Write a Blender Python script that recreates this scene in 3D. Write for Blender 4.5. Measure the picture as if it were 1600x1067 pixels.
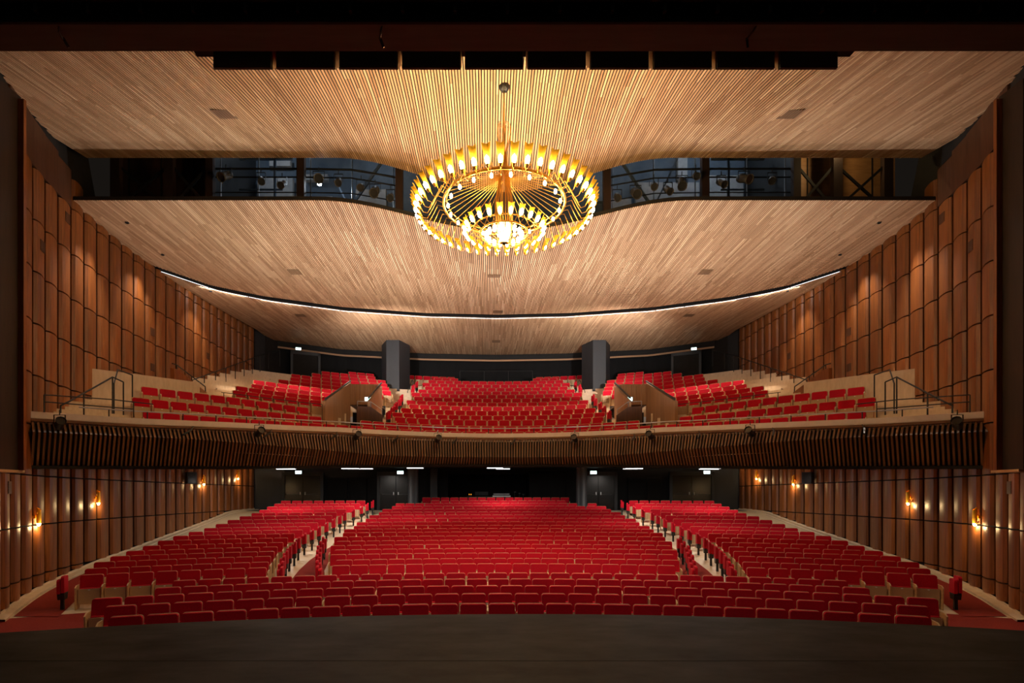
import bpy, math, random
import numpy as np
random.seed(7)
rng = np.random.default_rng(7)
PI = math.pi
EYE = 2.93                      # camera height above the front stalls floor (z = 0)
F = 836.0                       # focal length in pixels of the 1600 x 1067 frame
for o in list(bpy.data.objects):
    bpy.data.objects.remove(o)
scene = bpy.context.scene
col = scene.collection

# ------------------------------------------------------------------ camera, world, view
cam_d = bpy.data.cameras.new('camera')
cam_d.sensor_width = 36.0
cam_d.lens = F / 1600 * 36
cam_d.shift_x = (800 - 762) / 1600
cam_d.shift_y = (774 - 533.5) / 1600
cam_d.clip_end = 200
cam = bpy.data.objects.new('camera', cam_d)
cam.location = (-0.55, 0, EYE)
cam.rotation_euler = (PI / 2, 0, 0)
col.objects.link(cam)
scene.camera = cam
w = bpy.data.worlds.new('world')
scene.world = w
w.use_nodes = True
w.node_tree.nodes['Background'].inputs[0].default_value = (1.0, 0.8, 0.65, 1)
w.node_tree.nodes['Background'].inputs[1].default_value = 0.008
scene.view_settings.view_transform = 'Standard'
scene.view_settings.look = 'None'
scene.view_settings.gamma = 1
scene.view_settings.use_curve_mapping = False
scene.view_settings.exposure = 0.0

# light levels (watts), lamps of the hall and added fill lights
POW = dict(chandelier=175.0, core=2500.0, trough=1500.0, wallwash=520.0, ceiling_fill=2900.0, bar=70.0, sconce=15.0, work=40.0, rear=2600.0, led=15.0, header=260.0)
WARM = (1.0, 0.67, 0.30)
NEUT = (1.0, 0.93, 0.88)
COOL = (0.72, 0.86, 1.0)


# ------------------------------------------------------------------ helpers
def tag(o, label=None, cat=None, group=None, kind=None):
    if label: o['label'] = label
    if cat: o['category'] = cat
    if group: o['group'] = group
    if kind: o['kind'] = kind
    return o


def empty(name, loc=(0, 0, 0), rz=0.0, parent=None):
    o = bpy.data.objects.new(name, None)
    o.empty_display_size = 0.1
    o.location = loc
    o.rotation_euler = (0, 0, rz)
    if parent: o.parent = parent
    col.objects.link(o)
    return o


def inst(name, me, parent=None, loc=(0, 0, 0), rot=(0, 0, 0), scale=(1, 1, 1)):
    o = bpy.data.objects.new(name, me)
    o.location = loc
    o.rotation_euler = rot
    o.scale = scale
    if parent: o.parent = parent
    col.objects.link(o)
    return o


class MB:
    def __init__(self):
        self.v = []; self.f = []; self.m = []; self.t = []

    def add(self, verts, faces, mat=0, tone=None):
        b = len(self.v)
        self.v.extend([tuple(p) for p in verts])
        for q in faces:
            self.f.append(tuple(b + i for i in q)); self.m.append(mat)
            self.t.append(0.5 if tone is None else tone)
        return self

    def box(self, x0, x1, y0, y1, z0, z1, mat=0, tone=None):
        v = [(x0, y0, z0), (x1, y0, z0), (x1, y1, z0), (x0, y1, z0), (x0, y0, z1), (x1, y0, z1), (x1, y1, z1), (x0, y1, z1)]
        return self.add(v, [(0, 3, 2, 1), (4, 5, 6, 7), (0, 1, 5, 4), (1, 2, 6, 5), (2, 3, 7, 6), (3, 0, 4, 7)], mat, tone)

    def bar(self, a, b, wx, wz=None, mat=0):
        """rectangular bar between two points"""
        a = np.array(a, float); b = np.array(b, float); wz = wx if wz is None else wz
        d = b - a; d /= np.linalg.norm(d)
        up = np.array((0, 0, 1.)) if abs(d[2]) < .95 else np.array((0, 1., 0))
        s = np.cross(d, up); s /= np.linalg.norm(s); u = np.cross(s, d)
        v = []
        for p in (a, b):
            for i, j in ((-1, -1), (1, -1), (1, 1), (-1, 1)):
                v.append(p + s * i * wx / 2 + u * j * wz / 2)
        return self.add(v, [(3, 2, 1, 0), (4, 5, 6, 7), (0, 1, 5, 4), (1, 2, 6, 5), (2, 3, 7, 6), (3, 0, 4, 7)], mat)

    def tube(self, pts, r, n=6, mat=0, cap=True):
        pts = [np.array(p, float) for p in pts]
        rs = r if isinstance(r, (list, tuple)) else [r] * len(pts)
        v = []
        for i, p in enumerate(pts):
            d = pts[min(i + 1, len(pts) - 1)] - pts[max(i - 1, 0)]
            d /= (np.linalg.norm(d) + 1e-9)
            up = np.array((0, 0, 1.)) if abs(d[2]) < .9 else np.array((0, 1., 0))
            s = np.cross(d, up); s /= np.linalg.norm(s); u = np.cross(s, d)
            for k in range(n):
                a = 2 * PI * k / n
                v.append(p + (s * math.cos(a) + u * math.sin(a)) * rs[i])
        f = []
        for i in range(len(pts) - 1):
            for k in range(n):
                f.append((i * n + k, i * n + (k + 1) % n, (i + 1) * n + (k + 1) % n, (i + 1) * n + k))
        if cap:
            f.append(tuple(range(n - 1, -1, -1))); f.append(tuple((len(pts) - 1) * n + k for k in range(n)))
        return self.add(v, f, mat)

    def lathe(self, prof, n=12, c=(0, 0, 0), mat=0):
        v = []
        for r, z in prof:
            for k in range(n):
                a = 2 * PI * k / n
                v.append((c[0] + r * math.cos(a), c[1] + r * math.sin(a), c[2] + z))
        f = []
        for i in range(len(prof) - 1):
            for k in range(n):
                f.append((i * n + k, i * n + (k + 1) % n, (i + 1) * n + (k + 1) % n, (i + 1) * n + k))
        return self.add(v, f, mat)

    def grid(self, rows, mat=0, flip=False):
        """rows: list of equally long point lists"""
        n = len(rows[0]); v = [p for r in rows for p in r]; f = []
        for i in range(len(rows) - 1):
            for k in range(n - 1):
                q = (i * n + k, i * n + k + 1, (i + 1) * n + k + 1, (i + 1) * n + k)
                f.append(q[::-1] if flip else q)
        return self.add(v, f, mat)

    def prism(self, poly, p0, p1, axis='y', mat=0):
        """2-D polygon extruded along an axis from p0 to p1"""
        def to(a, b, t):
            return {'x': (t, a, b), 'y': (a, t, b), 'z': (a, b, t)}[axis]
        n = len(poly)
        v = [to(a, b, p0) for a, b in poly] + [to(a, b, p1) for a, b in poly]
        f = [tuple(range(n)), tuple(range(2 * n - 1, n - 1, -1))]
        for k in range(n):
            f.append((k, n + k, n + (k + 1) % n, (k + 1) % n))
        return self.add(v, f, mat)

    def mesh(self, name, mats, smooth=False, tone=False):
        me = bpy.data.meshes.new(name)
        me.from_pydata(self.v, [], self.f)
        for m in (mats if isinstance(mats, (list, tuple)) else [mats]):
            me.materials.append(m)
        me.polygons.foreach_set('material_index', self.m)
        if smooth: me.polygons.foreach_set('use_smooth', [True] * len(self.f))
        if tone:
            at = me.attributes.new('tone', 'FLOAT', 'FACE')
            at.data.foreach_set('value', self.t)
        me.update()
        return me

    def build(self, name, mats, parent=None, smooth=False, tone=False, **k):
        return inst(name, self.mesh(name, mats, smooth, tone), parent, **k)


def P(X, Z, h):
    return (X, Z, h + EYE)


def spot(name, loc, target, power, color, angle=70, blend=0.6, parent=None, radius=0.03):
    d = bpy.data.lights.new(name, 'SPOT')
    d.energy = power; d.color = color; d.spot_size = math.radians(angle); d.spot_blend = blend; d.shadow_soft_size = radius
    o = bpy.data.objects.new(name, d)
    o.location = loc
    v = np.array(target, float) - np.array(loc, float)
    import mathutils
    o.rotation_euler = mathutils.Vector(v).to_track_quat('-Z', 'Y').to_euler()
    col.objects.link(o)
    return o


def point(name, loc, power, color, radius=0.04):
    d = bpy.data.lights.new(name, 'POINT')
    d.energy = power; d.color = color; d.shadow_soft_size = radius
    o = bpy.data.objects.new(name, d)
    o.location = loc
    col.objects.link(o)
    return o


def area(name, loc, sx, sy, power, color, rot=(0, 0, 0)):
    d = bpy.data.lights.new(name, 'AREA')
    d.shape = 'RECTANGLE'; d.size = sx; d.size_y = sy; d.energy = power; d.color = color
    o = bpy.data.objects.new(name, d)
    o.location = loc; o.rotation_euler = rot
    col.objects.link(o)
    return o


ONES = ['', 'first', 'second', 'third', 'fourth', 'fifth', 'sixth', 'seventh', 'eighth', 'ninth', 'tenth', 'eleventh', 'twelfth',
        'thirteenth', 'fourteenth', 'fifteenth', 'sixteenth', 'seventeenth', 'eighteenth', 'nineteenth']
TENS = {2: ('twentieth', 'twenty'), 3: ('thirtieth', 'thirty'), 4: ('fortieth', 'forty'), 5: ('fiftieth', 'fifty')}


def ordw(n):
    if n < 20: return ONES[n]
    t, u = divmod(n, 10)
    return TENS[t][0] if u == 0 else TENS[t][1] + '-' + ONES[u]


# ------------------------------------------------------------------ materials
def nt(name):
    m = bpy.data.materials.new(name); m.use_nodes = True
    t = m.node_tree
    return m, t, t.nodes['Principled BSDF']


def N(t, kind, **k):
    n = t.nodes.new(kind)
    for a, b in k.items(): setattr(n, a, b)
    return n


def ramp(t, fac, stops):
    r = N(t, 'ShaderNodeValToRGB')
    e = r.color_ramp.elements
    while len(e) < len(stops): e.new(0.5)
    for i, (p, c) in enumerate(stops):
        e[i].position = p; e[i].color = (*c, 1)
    t.links.new(fac, r.inputs[0])
    return r.outputs[0]


def noise_mat(name, c0, c1, scale=(1, 1, 1), nscale=5.0, rough=0.6, bump=0.0, detail=4, metal=0.0, rand=0.0, spec=0.5, sheen=0.0):
    m, t, b = nt(name)
    tc = N(t, 'ShaderNodeTexCoord'); mp = N(t, 'ShaderNodeMapping'); no = N(t, 'ShaderNodeTexNoise')
    mp.inputs['Scale'].default_value = scale
    no.inputs['Scale'].default_value = nscale; no.inputs['Detail'].default_value = detail; no.inputs['Roughness'].default_value = 0.6
    t.links.new(tc.outputs['Object'], mp.inputs[0])
    vec = mp.outputs[0]
    oi = N(t, 'ShaderNodeObjectInfo')
    if rand:
        ad = N(t, 'ShaderNodeVectorMath', operation='ADD')
        sc = N(t, 'ShaderNodeVectorMath', operation='SCALE')
        cb = N(t, 'ShaderNodeCombineXYZ')
        for i in range(3): t.links.new(oi.outputs['Random'], cb.inputs[i])
        t.links.new(cb.outputs[0], sc.inputs[0]); sc.inputs['Scale'].default_value = 137.0
        t.links.new(vec, ad.inputs[0]); t.links.new(sc.outputs[0], ad.inputs[1])
        vec = ad.outputs[0]
    t.links.new(vec, no.inputs['Vector'])
    c = ramp(t, no.outputs['Fac'], [(0.3, c0), (0.72, c1)])
    if rand:
        mu = N(t, 'ShaderNodeMath', operation='MULTIPLY_ADD')
        t.links.new(oi.outputs['Random'], mu.inputs[0]); mu.inputs[1].default_value = rand; mu.inputs[2].default_value = 1 - rand / 2
        hs = N(t, 'ShaderNodeHueSaturation')
        t.links.new(mu.outputs[0], hs.inputs['Value']); t.links.new(c, hs.inputs['Color'])
        c = hs.outputs[0]
    t.links.new(c, b.inputs['Base Color'])
    b.inputs['Roughness'].default_value = rough; b.inputs['Metallic'].default_value = metal
    b.inputs['Specular IOR Level'].default_value = spec
    if sheen:
        b.inputs['Sheen Weight'].default_value = sheen; b.inputs['Sheen Tint'].default_value = (1, 0.25, 0.2, 1)
    if bump:
        bp = N(t, 'ShaderNodeBump'); bp.inputs['Strength'].default_value = bump; bp.inputs['Distance'].default_value = 0.01
        t.links.new(no.outputs['Fac'], bp.inputs['Height']); t.links.new(bp.outputs[0], b.inputs['Normal'])
    return m


def slat_mat(name, stops, rough=0.55):
    """wood colour varies from board to board through the face attribute 'tone'"""
    m, t, b = nt(name)
    at = N(t, 'ShaderNodeAttribute', attribute_name='tone')
    c = ramp(t, at.outputs['Fac'], stops)
    tc = N(t, 'ShaderNodeTexCoord'); mp = N(t, 'ShaderNodeMapping'); no = N(t, 'ShaderNodeTexNoise')
    mp.inputs['Scale'].default_value = (30, 1.2, 30); no.inputs['Scale'].default_value = 2.0; no.inputs['Detail'].default_value = 3
    t.links.new(tc.outputs['Object'], mp.inputs[0]); t.links.new(mp.outputs[0], no.inputs['Vector'])
    g = ramp(t, no.outputs['Fac'], [(0.25, (0.82, 0.80, 0.78)), (0.75, (1, 1, 1))])
    mx = N(t, 'ShaderNodeMix', data_type='RGBA', blend_type='MULTIPLY')
    mx.inputs[0].default_value = 1.0
    t.links.new(c, mx.inputs[6]); t.links.new(g, mx.inputs[7])
    t.links.new(mx.outputs[2], b.inputs['Base Color'])
    b.inputs['Roughness'].default_value = rough
    return m


def emit_mat(name, color, strength):
    m, t, b = nt(name)
    b.inputs['Base Color'].default_value = (*color, 1)
    b.inputs['Emission Color'].default_value = (*color, 1)
    b.inputs['Emission Strength'].default_value = strength
    return m


def perforated(name, c0, c1):
    m, t, b = nt(name)
    tc = N(t, 'ShaderNodeTexCoord'); mp = N(t, 'ShaderNodeMapping'); vo = N(t, 'ShaderNodeTexVoronoi')
    mp.inputs['Scale'].default_value = (46, 46, 46); mp.inputs['Rotation'].default_value = (0, PI / 4, 0)
    vo.inputs['Randomness'].default_value = 0.0; vo.inputs['Scale'].default_value = 1.0
    t.links.new(tc.outputs['Object'], mp.inputs[0]); t.links.new(mp.outputs[0], vo.inputs['Vector'])
    c = ramp(t, vo.outputs['Distance'], [(0.30, c1), (0.36, c0)])
    t.links.new(c, b.inputs['Base Color'])
    b.inputs['Roughness'].default_value = 0.55
    return m


M = {}
M['wall_wood'] = noise_mat('walnut_panel', (0.135, 0.040, 0.008), (0.32, 0.106, 0.023), (9, 9, 0.5), 2.2, 0.42, 0.03, rand=0.42)
M['dark_wood'] = noise_mat('dark_walnut', (0.06, 0.024, 0.012), (0.11, 0.045, 0.02), (6, 6, 0.5), 2.0, 0.5, rand=0.15)
M['tower'] = noise_mat('tower_dark', (0.022, 0.010, 0.007), (0.036, 0.017, 0.011), (6, 6, 0.5), 2.0, 0.6)
M['joint'] = noise_mat('joint_black', (0.007, 0.006, 0.006), (0.012, 0.010, 0.009), nscale=3, rough=0.9)
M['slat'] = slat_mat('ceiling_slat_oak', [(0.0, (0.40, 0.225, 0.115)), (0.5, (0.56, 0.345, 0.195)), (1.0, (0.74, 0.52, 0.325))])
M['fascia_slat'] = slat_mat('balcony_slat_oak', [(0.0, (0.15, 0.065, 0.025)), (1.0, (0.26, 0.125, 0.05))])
M['red'] = noise_mat('red_velvet', (0.40, 0.002, 0.012), (0.58, 0.004, 0.022), (1, 1, 1), 60, 0.85, 0.0, rand=0.12, spec=0.2, sheen=0.06)
M['oak'] = noise_mat('pale_oak', (0.50, 0.31, 0.14), (0.66, 0.44, 0.225), (8, 1.2, 8), 2.0, 0.5, rand=0.12)
M['oak_floor'] = noise_mat('pale_oak_floor', (0.62, 0.47, 0.31), (0.74, 0.59, 0.42), (2, 12, 2), 1.4, 0.5)
M['perf'] = perforated('perforated_oak', (0.55, 0.37, 0.20), (0.16, 0.10, 0.05))
M['carpet'] = noise_mat('red_carpet', (0.21, 0.022, 0.016), (0.30, 0.04, 0.03), (1, 1, 1), 40, 0.95, 0.2, spec=0.1)
M['stage'] = noise_mat('stage_floor_black', (0.007, 0.006, 0.006), (0.048, 0.047, 0.050), (1, 1.8, 1), 1.1, 0.6, 0.10, detail=12, spec=0.14)
M['black'] = noise_mat('black_metal', (0.010, 0.010, 0.011), (0.017, 0.017, 0.018), nscale=8, rough=0.45)
M['blackwall'] = noise_mat('anthracite_wall', (0.0045, 0.0045, 0.005), (0.0075, 0.0075, 0.008), (1, 1, 0.3), 3, 0.65, spec=0.12)
M['greywall'] = noise_mat('slate_paint', (0.017, 0.019, 0.023), (0.025, 0.028, 0.033), (1, 1, 0.3), 2, 0.55)
M['doorleaf'] = noise_mat('door_black_gloss', (0.010, 0.009, 0.008), (0.014, 0.013, 0.011), nscale=2, rough=0.22)
M['steel'] = noise_mat('brushed_steel', (0.38, 0.39, 0.41), (0.55, 0.56, 0.58), (1, 1, 8), 6, 0.35, metal=1.0)
M['brass'] = noise_mat('brass', (0.80, 0.47, 0.09), (0.95, 0.62, 0.16), nscale=6, rough=0.28, metal=1.0)
M['brass_shade'] = noise_mat('brass_shade', (0.82, 0.46, 0.03), (0.95, 0.58, 0.05), nscale=6, rough=0.4, metal=0.35)
M['ledge'] = noise_mat('ledge_top_oak', (0.80, 0.71, 0.67), (0.87, 0.79, 0.75), (3, 3, 3), 2, 0.5)
M['tech'] = noise_mat('grey_blue_board', (0.055, 0.08, 0.115), (0.10, 0.13, 0.17), (1, 1, 1), 1.5, 0.7)
M['tech_grey'] = noise_mat('grey_cement_board', (0.24, 0.24, 0.25), (0.36, 0.36, 0.36), (1, 1, 1), 3, 0.8)
M['ply'] = noise_mat('plywood', (0.26, 0.125, 0.045), (0.36, 0.19, 0.075), (1, 1, 6), 2, 0.6)
M['lampbody'] = noise_mat('spotlight_body', (0.055, 0.045, 0.035), (0.11, 0.09, 0.07), nscale=5, rough=0.5)
M['lens'] = noise_mat('spotlight_lens', (0.02, 0.02, 0.022), (0.05, 0.05, 0.055), nscale=2, rough=0.1)
M['beam'] = noise_mat('proscenium_brown', (0.060, 0.050, 0.046), (0.085, 0.072, 0.066), (0.6, 6, 6), 2, 0.6)
M['plate'] = noise_mat('number_plate_white', (0.75, 0.76, 0.78), (0.85, 0.86, 0.88), nscale=4, rough=0.4)
M['vent'] = noise_mat('vent_brown', (0.13, 0.07, 0.035), (0.19, 0.105, 0.05), (1, 20, 1), 3, 0.6)
M['bulb'] = emit_mat('bulb_glow', (1.0, 0.74, 0.38), 70.0)
M['filament'] = emit_mat('sconce_glow', (1.0, 0.72, 0.32), 22.0)
M['led'] = emit_mat('led_white', (0.95, 0.97, 1.0), 4.0)
M['led_line'] = emit_mat('led_cool_line', (0.86, 0.93, 1.0), 1.7)
M['sign'] = emit_mat('exit_sign_face', (0.80, 1.0, 0.96), 2.4)
M['sign_green'] = emit_mat('exit_sign_green', (0.02, 0.42, 0.34), 1.2)
M['orange'] = emit_mat('indicator_orange', (1.0, 0.30, 0.02), 2.0)
M['redlamp'] = noise_mat('red_lamp', (0.25, 0.01, 0.01), (0.4, 0.02, 0.02), nscale=4, rough=0.3)


# ------------------------------------------------------------------ plan curves of the hall
WP = (-3.94262420e-05, 7.31181985e-04, -4.38495524e-03, 2.67260278e-02, 1.48657240e+01)


def wallx(Z):
    if Z > 33.1: return 15.0 - (Z - 33.1) * 0.26
    return float(np.polyval(WP, Z - 24))


def wall_points(pitch=0.78, zend=12.6):
    pts = [(wallx(33.1), 33.1)]; Z = 33.1
    while Z > zend:
        X0, Z0 = pts[-1]
        z = Z0
        while math.hypot(wallx(z) - X0, z - Z0) < pitch: z -= 0.004
        pts.append((wallx(z), z)); Z = z
    return pts


def sm(a, b, x):
    t = min(1, max(0, (x - a) / (b - a))); return t * t * (3 - 2 * t)


def bump(X, half):
    return 0.5 * (1 + math.cos(PI * X / half)) if abs(X) < half else 0.0


ZF, ZL = 18.0, 17.6             # rear edge of the front ceiling, front edge of the middle ceiling


def h_front(X, Z):
    a = abs(X)
    s = np.interp(a, [0, 4, 7, 13], [0.13, 0.20, 0.285, 0.17])
    return 11.35 - s * (ZF - Z) - 1.16 * bump(X, 5.7) * sm(12.8, 18.4, Z)


TR_X = [0, 4, 8.2, 11.5, 13.4, 14.7, 15.5]
TR_Z = [29.5, 29.15, 28.0, 26.3, 24.7, 22.5, 21.2]


def ztrough(X): return float(np.interp(abs(X), TR_X, TR_Z))


RE_X = [0, 5, 10.7, 14.5, 15.2]
RE_Z = [38.3, 38.0, 37.0, 35.0, 34.6]


def zrear(X): return float(np.interp(abs(X), RE_X, RE_Z))


def h_mid(X, Z):
    base = np.interp(Z, [17, 22, 25, 28, 33, 39], [9.70, 9.68, 9.72, 9.86, 10.2, 10.05])
    t = (Z - ZL) / 10.0
    return float(base) - 1.02 * bump(X, 6.2) * (1 - sm(0, 1, t))


class Curve:
    def __init__(self, half):
        pts = [(-x, z) for x, z in half[::-1] if x > 0] + list(half)
        pts = np.array(pts, float)
        ext = np.vstack([2 * pts[0] - pts[1], pts, 2 * pts[-1] - pts[-2]])
        out = []
        for i in range(1, len(ext) - 2):
            p0, p1, p2, p3 = ext[i - 1:i + 3]
            for t in np.linspace(0, 1, 40, endpoint=False):
                out.append(0.5 * ((2 * p1) + (-p0 + p2) * t + (2 * p0 - 5 * p1 + 4 * p2 - p3) * t * t + (-p0 + 3 * p1 - 3 * p2 + p3) * t ** 3))
        out.append(pts[-1])
        self.p = np.array(out)
        d = np.gradient(self.p, axis=0); d /= np.linalg.norm(d, axis=1)[:, None]
        self.n = np.stack([-d[:, 1], d[:, 0]], 1)
        k = np.ones(9) / 9
        pad = np.vstack([np.repeat(self.n[:1], 4, 0), self.n, np.repeat(self.n[-1:], 4, 0)])
        self.n = np.stack([np.convolve(pad[:, i], k, 'valid') for i in range(2)], 1)
        self.n /= np.linalg.norm(self.n, axis=1)[:, None]

    def off(self, d):
        return self.p + self.n * d

    def sample(self, d, pitch, phase):
        """points and normals at equal spacing along the offset curve, from the centre outwards"""
        q = self.off(d)
        s = np.concatenate([[0], np.cumsum(np.linalg.norm(np.diff(q, axis=0), axis=1))])
        mid = np.interp(0, q[:, 0], s)
        out = []
        k0 = int(-mid / pitch) - 1; k1 = int((s[-1] - mid) / pitch) + 1
        for k in range(k0, k1 + 1):
            t = mid + (k + phase) * pitch
            if 0 < t < s[-1]:
                out.append((np.interp(t, s, q[:, 0]), np.interp(t, s, q[:, 1]), np.interp(t, s, self.n[:, 0]), np.interp(t, s, self.n[:, 1])))
        return out


BAL = Curve([(0, 25.87), (3.7, 25.2), (7.2, 23.1), (10.4, 20.1), (12.7, 17.95), (14.9, 16.1)])
LEDGE_H = ([0, 3.4, 6.5, 9.5, 11.7, 13.4, 14.5], [2.77, 2.77, 2.74, 2.56, 2.42, 2.36, 2.34])
SOFF_H = ([0, 3.4, 6.5, 9.5, 11.7, 13.4, 14.5], [1.30, 1.27, 1.12, 0.93, 0.83, 0.75, 0.72])
LEDGE = Curve([(0, 23.9), (3.4, 23.25), (6.5, 21.5), (9.5, 18.75), (11.8, 16.6), (13.45, 14.9), (14.3, 14.0)])


def ledge_h(X): return float(np.interp(abs(X), *LEDGE_H))
def soff_h(X): return float(np.interp(abs(X), *SOFF_H))


# ------------------------------------------------------------------ floor and stage
RC = -11.75                     # centre of the stalls arcs on the axis
ROWS_Z = [10.15, 11.2, 12.2, 13.2, 14.3] + [16.25 + 0.88 * k for k in range(19)]
ROWS_TOP = [-2.08, -2.08, -2.08, -2.08, -2.09, -2.09, -2.03, -1.95, -1.88, -1.81, -1.73, -1.63, -1.53, -1.44, -1.35, -1.23, -1.10, -0.97,
            -0.85, -0.72, -0.58, -0.44, -0.29, -0.12]
BACK_H = 0.86


def floor_h(rho):
    return float(np.interp(rho, [z - RC for z in ROWS_Z] + [46], [t - BACK_H for t in ROWS_TOP] + [-0.9]))


def arc_strip(mb, rho0, rho1, a0, a1, dz=0.0, nr=2, na=24, mat=0, fx=None):
    rows = []
    for i in range(nr + 1):
        rho = rho0 + (rho1 - rho0) * i / nr
        r = []
        for k in range(na + 1):
            a = a0 + (a1 - a0) * k / na
            X = rho * math.sin(a); Z = RC + rho * math.cos(a)
            r.append(P(X, Z, floor_h(rho) + dz))
        rows.append(r)
    mb.grid(rows, mat)


mb = MB()
A = 0.95
RED_END = 16.25 - 0.62 - RC
arc_strip(mb, 17.5, RED_END, -A, A, nr=8, na=40, mat=0)
rows = []
rho = RED_END
arc_strip(mb, RED_END, 45.5, -A, A, nr=60, na=40, mat=1)
tag(mb.build('floor', [M['carpet'], M['oak_floor']]), 'sloping stalls floor, red carpet in front and pale wood under the rows', 'floor', kind='structure')


def ribbon(name, xin, xout, zs, dz, mat, label, cat, side):
    """strip lying on the sloping floor between two plan edges given per depth"""
    top = []; bot = []
    for Z, a, b in zip(zs, xin, xout):
        rr = []
        for k in range(7):
            X = a + (b - a) * k / 6
            rr.append(P(side * X, Z, floor_h(math.hypot(X, Z - RC)) + dz))
        top.append(rr)
    m = MB(); m.grid(top, 0, flip=side < 0)
    o = m.build(name, mat)
    tag(o, label, cat, kind='structure')
    return o


IN_ROW = np.interp(range(6, 25), [6, 8, 10, 12, 14, 17, 20, 22, 23, 24], [5.1, 5.65, 6.15, 6.5, 6.6, 6.45, 6.05, 5.65, 4.5, 4.4])
OUT_IN = [6.9, 7.2, 7.47, 7.7, 7.9, 8.04, 8.2, 8.27, 8.26, 8.25, 8.2, 8.14, 8.1, 8.1, 7.9, 7.7, 7.6, 7.5]
OUT_OUT = [11.22, 11.65, 12, 12.15, 12.3, 12.35, 12.4, 12.4, 12.35, 12.25, 12.25, 12.2, 12.1, 12, 12, 12, 12, 12]
zc = [15.2, 16.1, 17.3, 19.0, 20.6, 22.4, 24.0, 25.5]
ci = [4.9, 5.2, 5.8, 6.35, 6.65, 6.75, 6.7, 6.6]
co = [6.4, 6.6, 6.95, 7.25, 7.4, 7.4, 7.25, 7.0]
for side, wd in ((-1, 'left'), (1, 'right')):
    ribbon('aisle_carpet', ci, co, zc, 0.012, M['carpet'], 'dark red carpet runner in the %s stalls aisle' % wd, 'carpet', side)
    zz = list(np.linspace(13.0, 22.0, 12))
    ribbon('side_carpet', [min(12.75, wallx(z) - 0.62) - 0.9 * sm(22, 14, z) for z in zz], [wallx(z) - 0.42 for z in zz], zz, 0.012, M['carpet'],
           'red carpet strip along the %s stalls wall' % wd, 'carpet', side)

# stage apron with its curved edge
mb = MB()
SR, SC = 21.6, 7.9 - 21.6
SH = -1.75
top0 = []; top1 = []; bot = []
n = 48
for k in range(n + 1):
    X = -11 + 22 * k / n
    Z = SC + math.sqrt(SR * SR - X * X)
    top0.append(P(X, -3.0, SH)); top1.append(P(X, Z, SH)); bot.append(P(X, Z, -2.95))
mb.grid([top0, [P(x, y * 0.35, SH) for x, y, z in top1], top1], 0)
mb.grid([top1, [(a, b, c - 0.0) for a, b, c in bot]], 0)
tag(mb.build('floor_stage', M['stage']), 'dark scuffed stage floor with a curved front edge', 'stage floor', kind='structure')
mb = MB(); mb.box(-8, 8, 5.66, 5.672, EYE + SH, EYE + SH + 0.0015)
tag(mb.build('trim_1', M['joint']), 'thin black seam running across the stage floor', 'floor seam', kind='structure')

# ------------------------------------------------------------------ side walls with their curved wood panels
WPTS = wall_points()
JH = [-3.72, -2.30, -0.85, 0.57, 2.0, 3.45, 4.94, 6.43, 7.92, 9.41, 10.42]


def panel_mesh(flip):
    mb = MB(); nseg = 9; prof = []
    for k in range(nseg + 1):
        u = k / nseg
        t = 1 - u if flip else u
        d = 0.035 + 0.085 * math.sin(PI * t ** 0.62) ** 0.8
        prof.append((u - 0.5, d))
    poly = prof + [(0.5, 0.0), (-0.5, 0.0)]
    mb.prism(poly, 0, 1, 'z')
    return mb.mesh('wood_panel', M['wall_wood'])


PANELS = {-1: panel_mesh(True), 1: panel_mesh(False)}


def grille_mesh():
    mb = MB(); mb.box(-0.14, 0.14, -0.004, 0.012, -0.16, 0.16)
    for k in range(5): mb.box(-0.125, 0.125, 0.012, 0.016, -0.13 + k * 0.06, -0.10 + k * 0.06)
    return mb.mesh('wall_grille', M['dark_wood'])


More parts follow.
